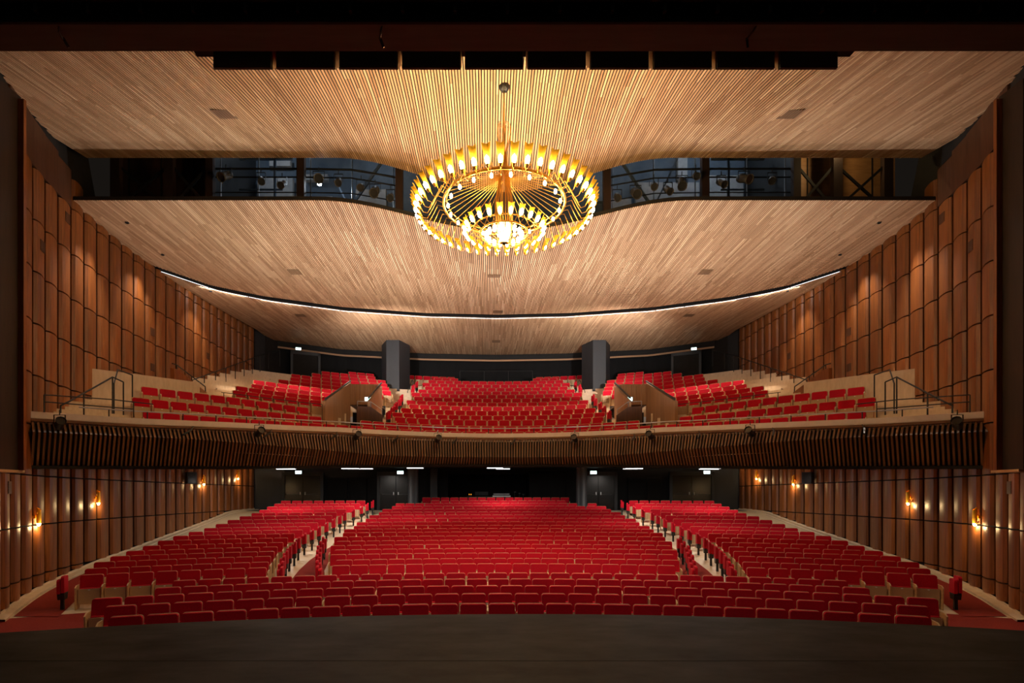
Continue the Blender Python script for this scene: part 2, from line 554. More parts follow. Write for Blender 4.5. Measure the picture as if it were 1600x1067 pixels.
GRILLE = grille_mesh()
GR_COL = {7: (7.1,), 13: (6.9, 5.4), 20: (8.9,), 22: (7.3,), 25: (8.8, 0.2), 4: (6.2,), 15: (1.15,)}
for side, wd in ((-1, 'left'), (1, 'right')):
    mb = MB()
    ring0 = []; ring1 = []
    pl = [(wallx(z), z) for z in (36.0, 35.2, 34.2, 33.4)] + WPTS
    for X, Z in pl:
        ring0.append(P(side * (X + 0.01), Z, -3.3)); ring1.append(P(side * (X + 0.01), Z, 12.6 if Z < 19 else 10.6))
    mb.grid([ring0, ring1], 0, flip=side > 0)
    o0 = [(x + side * 0.25, y, z) for x, y, z in ring0]; o1 = [(x + side * 0.25, y, z) for x, y, z in ring1]
    mb.grid([o0, o1], 0, flip=side < 0)
    mb.grid([ring1, o1], 0)
    wall = mb.build('wall_' + wd, M['joint'])
    tag(wall, '%s side wall clad in rows of curved walnut panels' % wd, 'wall', kind='structure')
    for i in range(len(WPTS) - 1):
        (xa, za), (xb, zb) = WPTS[i], WPTS[i + 1]
        cx, cz = (xa + xb) / 2, (za + zb) / 2
        L = math.hypot(xb - xa, zb - za)
        nx, nz = -(zb - za) / L, (xb - xa) / L      # candidate normal
        if nx > 0: nx, nz = -nx, -nz                # towards the axis on the +x wall
        nxw = nx * side
        rz = math.atan2(-nxw, nz)                   # local +y to (nxw, nz)
        fl = floor_h(math.hypot(cx, cz - RC))
        for j in range(len(JH) - 1):
            b0, b1 = JH[j] + 0.022, JH[j + 1] - 0.022
            if b1 < fl + 0.16: continue
            b0 = max(b0, fl + 0.10)
            if cz > 18.4: b1 = min(b1, h_mid(cx, cz) + 0.05)
            if b1 - b0 < 0.08: continue
            if j >= 4 and cz < 13.6: continue       # upper wall stops at the lighting tower
            if cz < 17.4 and j == len(JH) - 2: continue
            p = inst('wood_panel', PANELS[side], wall, P(side * cx, cz, b0), (0, 0, rz), (L - 0.10, 1, b1 - b0))
            hs = [h for h in GR_COL.get(i, ()) if b0 + 0.2 < h < b1 - 0.2]
            for h in hs:
                inst('wall_grille', GRILLE, p, (0, 0.118, (h - b0) / (b1 - b0)), (0, 0, 0), (1 / (L - 0.10), 1, 1 / (b1 - b0)))
        # plain wooden band above the panels near the stage
        if 13.6 < cz < 17.9:
            mb = MB(); mb.box(-L / 2 - .005, L / 2 + .005, 0, 0.05, 0, 1.35 - 0.25 * sm(16, 18, cz))
            inst('upper_band', mb.mesh('upper_band', M['dark_wood']), wall, P(side * cx, cz, 9.46), (0, 0, rz))
    # pale skirting at the foot of the wall
    mb = MB(); r0 = []; r1 = []; r2 = []; r3 = []
    for X, Z in [(wallx(33), 33.0)] + WPTS[1:] :
        f = floor_h(math.hypot(X, Z - RC))
        r0.append(P(side * (X - 0.36), Z, f + 0.0)); r1.append(P(side * (X - 0.36), Z, f + 0.05))
        r2.append(P(side * (X - 0.10), Z, f + 0.05)); r3.append(P(side * (X - 0.10), Z, f + 0.12))
    mb.grid([r0, r1, r2, r3], 0, flip=side < 0)
    tag(mb.build('baseboard_' + wd, M['oak_floor']), 'pale wooden kerb at the foot of the %s stalls wall' % wd, 'baseboard', kind='structure')
    # dark end wall of the balcony level and lighting tower next to the stage
    mb = MB()
    X0, Z0 = 12.95, 13.75
    mb.box(-0.10, 0.10, -0.30, 0.30, 0, 9.2)
    tower = mb.build('lighting_tower', M['tower'], loc=P(side * 12.16, Z0 - 0.85, 0.62))
    tag(tower, 'tall dark wooden lighting tower beside the stage on the %s' % wd, 'lighting tower')
    mb = MB(); mb.box(-0.07, 0.07, -0.04, 0.04, 0, 9.1)
    inst('edge_board', mb.mesh('edge_board', M['wall_wood']), tower, (-side * 0.17, 0.25, 0))
    mb = MB(); mb.box(-0.35, 0.25, -0.35, 0.35, -0.06, 0.0)
    inst('base_ledge', mb.mesh('base_ledge', M['oak']), tower, (side * 0.1, 0, 0))
    mb = MB(); mb.box(-0.05, 0.05, -0.06, 0.06, 0, 0.3); sl = mb.mesh('side_lamp', M['lampbody'])
    for k in range(5):
        inst('side_lamp', sl, tower, (side * 0.15, -0.1, 1.2 + k * 1.9))
    # black masking behind the tower
    mb = MB(); mb.box(-0.1, 0.1, -3.6, 0, -3.3, 12.6)
    tag(mb.build('wall_stage_' + wd, M['joint'], loc=P(side * 12.7, 12.6, 0)), 'black masking wall beside the stage on the %s' % wd, 'wall', kind='structure')

# ------------------------------------------------------------------ ceilings made of slats
PITCH, SW = 0.0745, 0.046


def slat_ceiling(name, label, xs, za, zb, hf, step, group_jag=False):
    mb = MB()
    for i, X in enumerate(xs):
        z0, z1 = za(X), zb(X)
        if z1 - z0 < 0.15: continue
        n = max(2, int((z1 - z0) / step))
        zs = np.linspace(z0, z1, n + 1)
        # boards of random length, each with its own tone
        cut = z0 + random.uniform(0.2, 2.2); tone = float(np.clip(rng.normal(0.45, 0.25), 0, 1))
        a = []; b = []
        tones = []
        for z in zs:
            while z > cut:
                cut += random.uniform(1.2, 2.6); tone = float(np.clip(rng.normal(0.45, 0.25), 0, 1))
            tones.append(tone)
        base = len(mb.v)
        for z in zs:
            h = hf(X, z)
            mb.v += [P(X - SW / 2, z, h + 0.018), P(X - SW / 2, z, h), P(X + SW / 2, z, h), P(X + SW / 2, z, h + 0.018)]
        for k in range(n):
            q = base + 4 * k
            for s in range(3):
                mb.f.append((q + s, q + s + 1, q + s + 5, q + s + 4)); mb.m.append(0); mb.t.append(tones[k])
        for q, fl in ((base, False), (base + 4 * n, True)):
            f = (q, q + 1, q + 2, q + 3)
            mb.f.append(f[::-1] if fl else f); mb.m.append(0); mb.t.append(tones[0])
    # black backing above the slats
    bk = MB()
    xb = np.linspace(xs[0], xs[-1], 61)
    rows = []
    for t in np.linspace(0, 1, 16):
        rows.append([P(X, za(X) + (max(zb(X), za(X) + .01) - za(X)) * t, hf(X, za(X) + (max(zb(X), za(X) + .01) - za(X)) * t) + 0.021) for X in xb])
    bk.grid(rows, 0)
    rows2 = [[(x, y, z + 0.12) for x, y, z in r] for r in rows]
    bk.grid(rows2, 0, flip=True)
    bk.grid([rows[0], rows2[0]], 0); bk.grid([rows[-1], rows2[-1]], 0)
    root = bk.build(name, M['joint'])
    tag(root, label, 'ceiling', kind='structure')
    o = mb.build('slats', M['slat'], root, tone=True)
    o['kind'] = 'stuff'
    return root


def wall_z_for(X, margin):
    """depth from which the hall is wider than |X|"""
    z = 9.0
    while z < 22 and wallx(z) - margin < abs(X): z += 0.05
    return z


def zs_front(X):
    g = math.floor(abs(X) / (PITCH * 3)) * PITCH * 3     # stepped edge in groups of three slats
    return max(9.6, wall_z_for(g, 0.02))


xs_f = np.arange(-188, 189) * PITCH
c_front = slat_ceiling('ceiling', 'front ceiling of oak slats above the stage end, dipping towards the chandelier', [x for x in xs_f if abs(x) < 14.36], zs_front, lambda X: ZF, h_front, 0.42)
xs_m = np.arange(-199, 200) * PITCH


def zs_mid(X):
    g = math.floor(abs(X) / (PITCH * 3)) * PITCH * 3
    return max(ZL, wall_z_for(g, 0.0))


c_mid = slat_ceiling('ceiling.001', 'middle ceiling of oak slats between lighting catwalk and curved light slot', [x for x in xs_m if abs(x) < 14.72], zs_mid, lambda X: ztrough(X), h_mid, 0.5)
c_rear = slat_ceiling('ceiling.002', 'rear ceiling of oak slats above the balcony seats', [x for x in xs_m if abs(x) < 14.80], lambda X: ztrough(X) + 0.72, lambda X: zrear(X), h_mid, 0.6)

# small access panels in the slats
for (X, Z, par, hf, nm) in ((-7.75, 14.65, c_front, h_front, 'left front'), (7.75, 14.65, c_front, h_front, 'right front'), (-8.9, 23.2, c_mid, h_mid, 'l'),
                            (8.9, 23.2, c_mid, h_mid, 'r'), (-0.3, 22.2, c_mid, h_mid, 'c'), (0.0, 28.9, c_mid, h_mid, 'c2'), (-10.9, 29.6, c_rear, h_mid, 'l2'),
                            (10.6, 29.6, c_rear, h_mid, 'r2'), (0, 35.2, c_rear, h_mid, 'c3')):
    mb = MB()
    r = []
    for Zk in np.linspace(Z - 0.28, Z + 0.28, 4):
        for kx in range(7):
            x0 = X - 0.26 + kx * PITCH
            r.append((x0, Zk))
    for kx in range(7):
        x0 = X - 0.26 + kx * PITCH
        zz = np.linspace(Z - 0.28, Z + 0.28, 4)
        mb.grid([[P(x0, q, hf(X, q) - 0.014) for q in zz], [P(x0 + 0.06, q, hf(X, q) - 0.014) for q in zz]], 0, flip=True)
        mb.grid([[P(x0, q, hf(X, q) + 0.02) for q in zz], [P(x0, q, hf(X, q) - 0.014) for q in zz]], 0)
    mb.build('access_panel', M['vent'], par)

# curved light slot between middle and rear ceiling: dark trough and LED line
mb = MB(); led = MB()
r = {k: [] for k in 'abcdefgh'}
for X in np.linspace(-14.7, 14.7, 90):
    Z = ztrough(X); h = h_mid(X, Z)
    r['a'].append(P(X, Z - 0.02, h + 0.05)); r['b'].append(P(X, Z - 0.02, h + 0.6)); r['c'].append(P(X, Z + 0.78, h + 0.6)); r['d'].append(P(X, Z + 0.78, h + 0.05))
    for nm, dz, dh in (('e', 0.680, 0.002), ('f', 0.680, 0.018), ('g', 0.70, 0.018), ('h', 0.70, 0.002)):
        r[nm].append(P(X, Z + dz, h + dh))
mb.grid([r['a'], r['b'], r['c'], r['d']], 0)
slot = mb.build('light_slot', M['black'])
tag(slot, 'long curved black light slot across the ceiling with white LED edge', 'light slot', kind='structure')
led.grid([r['f'], r['e'], r['h'], r['g'], r['f']], 0)
led.build('led_strip', M['led_line'], slot)
for X in np.linspace(-13.2, 13.2, 13):      # the LED line throws its light backwards along the rear ceiling
    Z = ztrough(X) + 0.74; h = h_mid(X, Z) - 0.05
    sl_ = (ztrough(X + 0.3) - ztrough(X - 0.3)) / 0.6
    area('led_strip', P(X, Z, h), 2.0, 0.03, POW['led'], (1.0, 0.95, 0.90), (math.radians(112), 0, math.atan(sl_)))
clip = MB()
for X in np.linspace(-13.6, 13.6, 22):
    Z = ztrough(X); h = h_mid(X, Z)
    clip.box(X - 0.012, X + 0.012, Z + 0.655, Z + 0.71, EYE + h - 0.008, EYE + h + 0.03)
clip.build('clips', M['black'], slot)['kind'] = 'stuff'

# wooden end strip under the rear edge of the ceiling
mb = MB(); rr = [[], [], [], []]
for X in np.linspace(-14.4, 14.4, 60):
    Z = zrear(X) + 0.12; h = h_mid(X, zrear(X))
    for i, (dz, dh) in enumerate(((0, 0.02), (0, -0.10), (0.12, -0.30), (0.12, -0.42))): rr[i].append(P(X, Z + dz, h + dh))
mb.grid(rr[:2], 1); mb.grid(rr[1:3], 1); mb.grid(rr[2:], 0)
tag(mb.build('trim_2', [M['slat'], M['joint']]), 'thin wooden end strip along the rear edge of the ceiling', 'trim', kind='structure')

# ------------------------------------------------------------------ rear walls
mb = MB(); a = []; b = []
for X in np.linspace(-14.6, 14.6, 50):
    Z = zrear(X) + 0.55
    a.append(P(X, Z, 2.0)); b.append(P(X, Z, 10.5))
mb.grid([a, b], 0)
mb.grid([[(x, y + .2, z) for x, y, z in a], [(x, y + .2, z) for x, y, z in b]], 0, flip=True)
bw = mb.build('wall_back_upper', M['blackwall'])
tag(bw, 'black rear wall behind the balcony seats', 'wall', kind='structure')
for side, wd in ((-1, 'left'), (1, 'right')):
    mb = MB()
    pts = [(wallx(33.15) - 0.02, 33.15), (wallx(35.0) - 0.1, 35.6)]
    mb.grid([[P(side * x, z, 3.0) for x, z in pts], [P(side * x, z, 10.5) for x, z in pts]], 0, flip=side > 0)
    tag(mb.build('wall_upper_' + wd, M['greywall']), 'slate grey end wall at the rear %s of the balcony' % wd, 'wall', kind='structure')

# black pillars standing in the balcony
for side, wd in ((-1, 'left'), (1, 'right')):
    mb = MB()
    mb.prism([(-0.95, 0.9), (-0.42, -0.25), (0.42, -0.25), (0.95, 0.9)], 0, 4.6, 'z')
    o = mb.build('balcony_pillar', M['greywall'], loc=P(side * 6.75, 35.2, 5.55), rot=(0, 0, 0))
    tag(o, 'slate grey faceted pillar rising to the ceiling in the %s balcony' % wd, 'pillar')

# lower rear wall with booth recess
LB = [(-15.0, 33.2), (-13.2, 33.6), (-4.2, 34.4)]
mb = MB()


def wseg(m, p, q, h0, h1, mat=0):
    m.add([P(*p, h0), P(*q, h0), P(*q, h1), P(*p, h1)], [(0, 1, 2, 3)], mat)


wseg(mb, (-15.0, 33.15), (-13.3, 33.5), -1.5, 2.2, 1)
wseg(mb, (-13.3, 33.5), (-3.1, 34.3), -1.5, 2.2, 0)
wseg(mb, (2.1, 34.3), (13.3, 33.5), -1.5, 2.2, 0)
wseg(mb, (13.3, 33.5), (15.0, 33.15), -1.5, 2.2, 1)
wseg(mb, (-3.1, 34.3), (2.1, 34.3), -1.5, -0.15)
wseg(mb, (-3.1, 34.3), (2.1, 34.3), 1.35, 2.2)
wseg(mb, (-3.1, 34.3), (-3.1, 37), -0.15, 1.35); wseg(mb, (2.1, 37), (2.1, 34.3), -0.15, 1.35); wseg(mb, (-3.1, 37), (2.1, 37), -1.5, 1.35)
mb.add([P(-3.1, 34.3, -0.15), P(2.1, 34.3, -0.15), P(2.1, 37, -0.15), P(-3.1, 37, -0.15)], [(0, 1, 2, 3)])
mb.add([P(-3.1, 34.3, 1.35), P(2.1, 34.3, 1.35), P(2.1, 37, 1.35), P(-3.1, 37, 1.35)], [(3, 2, 1, 0)])
mb.box(-4.2, -3.75, 34.0, 34.28, EYE - 1.2, EYE + 2.0, 1)
mb.box(2.1, 4.4, 34.05, 34.28, EYE - 1.2, EYE + 1.45, 0)
for X0, X1 in ((-9.2, -8.2), (8.3, 9.3), (-10.6, -9.4), (9.5, 10.7)):
    mb.box(X0, X1, 33.70, 33.86, EYE - 1.3, EYE + 1.1, 0)
tag(mb.build('wall_back_lower', [M['blackwall'], M['greywall']]), 'black rear wall of the stalls with a recessed control booth', 'wall', kind='structure')

for k, (X, Z, ww, wd, side) in enumerate(((-12.1, 33.45, 2.2, 'far left', -1), (-6.35, 33.85, 2.0, 'left of centre', -1), (6.45, 33.85, 2.0, 'right of centre', 1), (12.2, 33.45, 2.4, 'far right', 1))):
    d = empty('door_%d' % (k + 1), P(X, Z, -0.95), 0.045 * -side)
    tag(d, 'black double door under an exit sign, %s in the stalls rear wall' % wd, 'door', kind='structure')
    m = MB(); m.box(-ww / 2 - 0.18, -ww / 2, -0.10, 0.05, 0, 2.45); m.box(ww / 2, ww / 2 + 0.18, -0.10, 0.05, 0, 2.45); m.box(-ww / 2 - 0.18, ww / 2 + 0.18, -0.10, 0.05, 2.2, 2.45)
    m.build('door_frame', M['greywall'], d)
    for s in (-1, 1):
        m = MB(); m.box(min(0.012 * s, s * ww / 2), max(0.012 * s, s * ww / 2), -0.03, 0.03, 0, 2.2)
        lf = m.build('door_leaf', M['doorleaf'], d)
        m = MB(); m.tube([(s * 0.15, -0.07, 1.02), (s * (ww / 2 - 0.12), -0.07, 1.02)], 0.018); m.box(s * 0.15 - .03, s * 0.15 + .03, -0.08, -0.03, 0.98, 1.16)
        m.build('push_bar', M['steel'], lf)

for side, wd in ((-1, 'left'), (1, 'right')):
    d = empty('door_%d' % (5 if side < 0 else 6), P(side * 12.75, 35.85, 7.4), -side * 0.42)
    tag(d, 'black balcony door in a slate frame at the rear %s' % wd, 'door', kind='structure')
    m = MB(); m.box(-0.95, -0.8, -0.1, 0.05, 0, 2.2); m.box(0.8, 0.95, -0.1, 0.05, 0, 2.2); m.box(-0.95, 0.95, -0.1, 0.05, 2.0, 2.2)
    m.build('door_frame', M['greywall'], d)
    m = MB(); m.box(-0.8, 0.8, -0.03, 0.03, 0, 2.0)
    m.build('door_leaf', M['joint'], d)


def exit_sign(loc, rz, label, s=1.0):
    m = MB(); m.box(-0.21 * s, 0.21 * s, -0.03, 0.03, -0.10 * s, 0.12 * s)
    o = m.build('exit_sign', M['black'], loc=loc, rot=(0, 0, rz))
    tag(o, label, 'exit sign', 'lit exit signs')
    f = MB(); f.box(-0.195 * s, 0.195 * s, -0.036, -0.031, -0.085 * s, 0.105 * s)
    fo = f.build('sign_face', M['sign'], o)
    g = MB()       # running figure and arrow
    g.box(-0.025 * s, 0.012 * s, -0.040, -0.037, -0.02 * s, 0.05 * s)
    g.lathe([(0.0, -0.003), (0.02 * s, -0.003), (0.02 * s, 0.003), (0.0, 0.003)], 8, (0, 0, 0))
    for i in range(len(g.v) - 32, len(g.v)):
        x, y, z = g.v[i]; g.v[i] = (x - 0.002 * s, -0.0385 + z, y + 0.072 * s)
    g.bar((-0.01 * s, -0.0385, -0.02 * s), (-0.05 * s, -0.0385, -0.07 * s), 0.003, 0.016 * s); g.bar((0.0, -0.0385, -0.02 * s), (0.03 * s, -0.0385, -0.07 * s), 0.003, 0.016 * s)
    g.bar((0.0, -0.0385, 0.04 * s), (0.04 * s, -0.0385, 0.01 * s), 0.003, 0.014 * s)
    g.box(0.06 * s, 0.15 * s, -0.040, -0.037, -0.006 * s, 0.012 * s)
    g.build('sign_symbol', M['sign_green'], fo)
    return o


for X, Z, h, lab in ((-12.25, 33.1, 1.42, 'far left'), (-6.0, 33.4, 1.42, 'left of centre'), (6.05, 33.4, 1.42, 'right of centre'), (13.0, 33.1, 1.42, 'far right')):
    exit_sign(P(X, Z, h), 0, 'lit exit sign above the %s stalls door' % lab)
exit_sign(P(-12.9, 34.9, 9.55), 0.3, 'lit exit sign above the rear left balcony door', 0.85)
exit_sign(P(12.9, 34.9, 9.55), -0.3, 'lit exit sign above the rear right balcony door', 0.85)

# round black columns under the balcony
for side, wd in ((-1, 'left'), (1, 'right')):
    m = MB(); f0 = floor_h(math.hypot(4.85, 30.6 - RC))
    m.lathe([(0.34, 0), (0.34, 0.12), (0.31, 0.14), (0.31, 1.52 - f0), (0.36, 1.60 - f0)], 24)
    tag(m.build('round_column', M['greywall'], smooth=True, loc=P(side * 4.85, 30.8, f0)), 'round black column rising from the stalls rows, %s of centre' % wd, 'column')

# ------------------------------------------------------------------ balcony
bal = empty('balcony', P(0, 23.9, 1.2))
tag(bal, 'curved balcony with slatted wooden front and stepped pale wood tiers', 'balcony', kind='structure')
OFFS = (0, -23.9, -(1.2 + EYE))


def bchild(m, name, mats, **k):
    return m.build(name, mats, bal, loc=OFFS, **k)


lp = [(p, n) for p, n in zip(LEDGE.p, LEDGE.n) if abs(p[0]) < wallx(p[1]) + 0.02]
# ledge cap
rows = [[], [], [], [], []]
for p, n in lp:
    h = ledge_h(p[0])
    for i, (d, dh) in enumerate(((0.0, -0.17), (0.0, 0.0), (0.34, 0.0), (0.34, -0.8), (0.0, -0.17))):
        q = p + n * d; rows[i].append(P(q[0], q[1], h + dh))
m = MB(); m.grid(rows[:4], 0, flip=True); m.grid([rows[3], rows[0]], 0, flip=True)
bchild(m, 'ledge', M['ledge'])
# thin wooden rail under the ledge
rows = [[], [], [], []]
for p, n in lp:
    h = ledge_h(p[0]) - 0.20
    for i, (d, dh) in enumerate(((0.04, 0.02), (-0.01, 0.0), (-0.01, -0.07), (0.05, -0.08))):
        q = p + n * d; rows[i].append(P(q[0], q[1], h + dh))
m = MB(); m.grid(rows, 0, flip=True)
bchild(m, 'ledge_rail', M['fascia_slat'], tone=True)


# slatted front: upper facet leaning out, lower facet folding back
def fascia_prof(X):
    h0 = ledge_h(X) - 0.28; hb = soff_h(X) + 0.10
    a = abs(X)
    t = sm(3, 12, a)
    hc = h0 + (hb - h0) * (0.72 - 0.46 * t)
    return [(0.05, h0), (-0.10 - 0.16 * t, hc), (0.16, hb)]


seglen = np.concatenate([[0], np.cumsum(np.linalg.norm(np.diff(LEDGE.p, axis=0), axis=1))])
sp = 0.118
m = MB()
s = 0.0
while s < seglen[-1]:
    X = np.interp(s, seglen, LEDGE.p[:, 0]); Z = np.interp(s, seglen, LEDGE.p[:, 1])
    nx = np.interp(s, seglen, LEDGE.n[:, 0]); nz = np.interp(s, seglen, LEDGE.n[:, 1])
    if abs(X) < wallx(Z) - 0.05:
        tx, tz = nz, -nx
        t = random.random()
        b = len(m.v); pr = fascia_prof(X)
        for d, h in pr:
            for u, dd in ((-0.027, 0.07), (-0.027, 0), (0.027, 0), (0.027, 0.07)):
                m.v.append(P(X + nx * (d + dd) + tx * u, Z + nz * (d + dd) + tz * u, h))
        for k in range(2):
            for q in range(3):
                i = b + 4 * k + q
                m.f.append((i, i + 4, i + 5, i + 1)); m.m.append(0); m.t.append(t)
        m.f.append((b + 8, b + 11, b + 10, b + 9)); m.m.append(0); m.t.append(t)
        m.f.append((b, b + 1, b + 2, b + 3)); m.m.append(0); m.t.append(t)
    s += sp
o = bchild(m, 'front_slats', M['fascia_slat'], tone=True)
o['kind'] = 'stuff'
# black backing behind the slats and bottom lip
rows = [[], [], [], [], []]
for p, n in lp:
    pr = fascia_prof(p[0])
    for i, (d, h) in enumerate([(d + 0.075, h) for d, h in pr] + [(0.10, soff_h(p[0]) + 0.08), (0.16, soff_h(p[0]))]):
        q = p + n * d; rows[i].append(P(q[0], q[1], h))
m = MB(); m.grid(rows, 0, flip=True)
bchild(m, 'front_backing', M['joint'])
# soffit
rows = [[], [], [], [], []]
for p, n in lp:
    q = p + n * 0.16
    for i, t in enumerate((0, 0.15, 0.4, 0.7, 1.0)):
        z1 = max(34.4 - 0.1 * abs(q[0]), q[1]); Z = q[1] + (z1 - q[1]) * t
        hh = soff_h(q[0]) + (1.72 - soff_h(q[0])) * t ** 0.7
        X = math.copysign(min(abs(q[0]), wallx(q[1])) + (0.0 if abs(q[0]) < 10 else (abs(q[0]) - 10) * 0.25 * t), q[0])
        rows[i].append(P(X, Z, hh))
m = MB(); m.grid(rows, 0, flip=True)
bchild(m, 'soffit', M['blackwall'])

# tiers
NB = 15


def bz(j): return 24.9 + 0.97 * (j - 1)
def bo(j): return bz(j) - 25.87
TOPS = [None, 2.98, 3.37, 3.80, 4.17, 4.58, 4.97, 5.36, 5.77, 6.18, 6.58, 6.99, 7.41, 7.82, 8.2, 8.5]
def bf(j, X=0.0):
    t = sm(5.5, 11.5, abs(X))
    return TOPS[j] - BACK_H + {1: -0.20, 2: -0.02, 3: 0.12}.get(j, 0.0) * t


VX0, VX1 = 6.12, 7.85           # vomitory between these x on either side, rows 4 to 7


def tier(j):
    m = MB()
    d0, d1 = bo(j) - 0.55, bo(j) + 0.42
    if j == 1: d0 = bo(1) - 0.62
    if j == NB: d1 = bo(j) + 1.6
    hlow = (lambda X: bf(j - 1, X)) if j > 1 else (lambda X: 1.5)
    h = lambda X: bf(j, X)
    a = BAL.off(d0); b = BAL.off(d1)
    seg = []
    for k in range(len(a)):
        p, q = a[k], b[k]
        xm = (abs(p[0]) + abs(q[0])) / 2
        okv = not (4 <= j <= 7 and VX0 < xm < VX1)
        okw = abs(p[0]) < wallx(p[1]) - 0.02 and p[1] < zrear(p[0]) + 0.5
        if okv and okw:
            if abs(q[0]) > wallx(q[1]): q = p + (q - p) * 0.5 if abs((p + (q - p) * 0.5)[0]) < wallx(p[1]) else p + (q - p) * .05
            q = np.array([q[0], min(q[1], zrear(q[0]) + 0.5)])
            seg.append((p, q))
        else:
            if len(seg) > 1: flush(m, seg, h, hlow)
            seg = []
    if len(seg) > 1: flush(m, seg, h, hlow)
    return m


def flush(m, seg, h, hlow):
    lo = [P(p[0], p[1], hlow(p[0])) for p, q in seg]; a = [P(p[0], p[1], h(p[0])) for p, q in seg]; b = [P(q[0], q[1], h(p[0])) for p, q in seg]
    m.grid([lo, a, b], 0, flip=True)
    for p, q in (seg[0], seg[-1]):
        m.add([P(p[0], p[1], hlow(p[0]) - 0.3), P(q[0], q[1], hlow(p[0]) - 0.3), P(q[0], q[1], h(p[0])), P(p[0], p[1], h(p[0]))], [(0, 1, 2, 3)])


for j in range(1, NB + 1):
    m = tier(j)
    bchild(m, 'tier', M['oak_floor'])

# half steps of the stairs (beside the centre block and along the walls)
hs = []
for side in (-1, 1):
    for j in range(3, 14):
        for (xa, xb) in ((5.28, 6.05), ):
            if 4 <= j or True:
                q = BAL.off(bo(j) - 0.55); k = int(np.argmin(np.abs(q[:, 0] - side * (xa + xb) / 2 * (1.0 + 0.012 * max(0, j - 8)))))
                n = BAL.n[k]; ctr = q[k] - n * 0.14
                tx = np.array([n[1], -n[0]])
                mm = MB()
                v = []
                for h in (bf(j - 1), (bf(j) + bf(j - 1)) / 2):
                    for u, dd in ((-0.55, -0.14), (0.55, -0.14), (0.55, 0.15), (-0.55, 0.15)):
                        c = ctr + tx * u + n * dd; v.append(P(c[0], c[1], h))
                mm.add(v, [(0, 1, 2, 3), (7, 6, 5, 4), (0, 4, 5, 1), (1, 5, 6, 2), (2, 6, 7, 3), (3, 7, 4, 0)])
                hs.append(mm)
    for j in range(5, 14):
        q = BAL.off(bo(j) - 0.55)
        xt = 13.1 if j < 10 else 12.6
        k = int(np.argmin(np.abs(q[:, 0] - side * xt)))
        n = BAL.n[k]; ctr = q[k] - n * 0.14; tx = np.array([n[1], -n[0]])
        mm = MB(); v = []
        for h in (bf(j - 1), (bf(j) + bf(j - 1)) / 2):
            for u, dd in ((-0.8, -0.14), (0.8, -0.14), (0.8, 0.15), (-0.8, 0.15)):
                c = ctr + tx * u + n * dd; v.append(P(c[0], c[1], h))
        mm.add(v, [(0, 1, 2, 3), (7, 6, 5, 4), (0, 4, 5, 1), (1, 5, 6, 2), (2, 6, 7, 3), (3, 7, 4, 0)])
        hs.append(mm)
for mm in hs: bchild(mm, 'stair_step', M['oak_floor'])

# front corner steps leading to the side of the stage, both ends of the ledge
for side in (-1, 1):
    for k in range(6):
        m = MB(); a0 = LEDGE.off(0.36 + 0.30 * k); a1 = LEDGE.off(0.36 + 0.30 * (k + 1) + (1.2 if k == 5 else 0))
        sel = [i for i in range(len(a0)) if side * a0[i][0] > 11.55 + 0.1 * k and abs(a0[i][0]) < wallx(a0[i][1]) - 0.03]
        h0, h1 = 1.3, 2.16 + 0.135 * k
        fr = [P(a0[i][0], a0[i][1], h0) for i in sel]; ft = [P(a0[i][0], a0[i][1], h1) for i in sel]
        bt = [P(math.copysign(min(abs(a1[i][0]), wallx(a1[i][1]) - 0.02), side), a1[i][1], h1) for i in sel]
        if len(sel) > 1:
            m.grid([fr, ft, bt], 0, flip=True)
            for e_ in (0, -1): m.add([fr[e_], ft[e_], bt[e_], (bt[e_][0], bt[e_][1], EYE + h0)], [(0, 1, 2, 3)])
            bchild(m, 'stair_step', M['oak_floor'])

# handrail on the ledge
m = MB(); pts = []
for p, n in lp:
    if abs(p[0]) < 12.6:
        q = p + n * 0.17; pts.append(P(q[0], q[1], ledge_h(p[0]) + 0.24))
m.tube(pts[::3] + [pts[-1]], 0.022, 6)
rail = m.build('ledge_handrail', M['steel'])
tag(rail, 'thin steel handrail following the balcony ledge', 'handrail')
k = 0
for (X, Z, nx, nz) in LEDGE.sample(0.17, 1.02, 0.5):
    if abs(X) < 12.6:
        h = ledge_h(X)
        m = MB(); m.tube([P(X, Z, h), P(X, Z, h + 0.24)], 0.02, 6)
        m.build('rail_post', M['black'], rail)

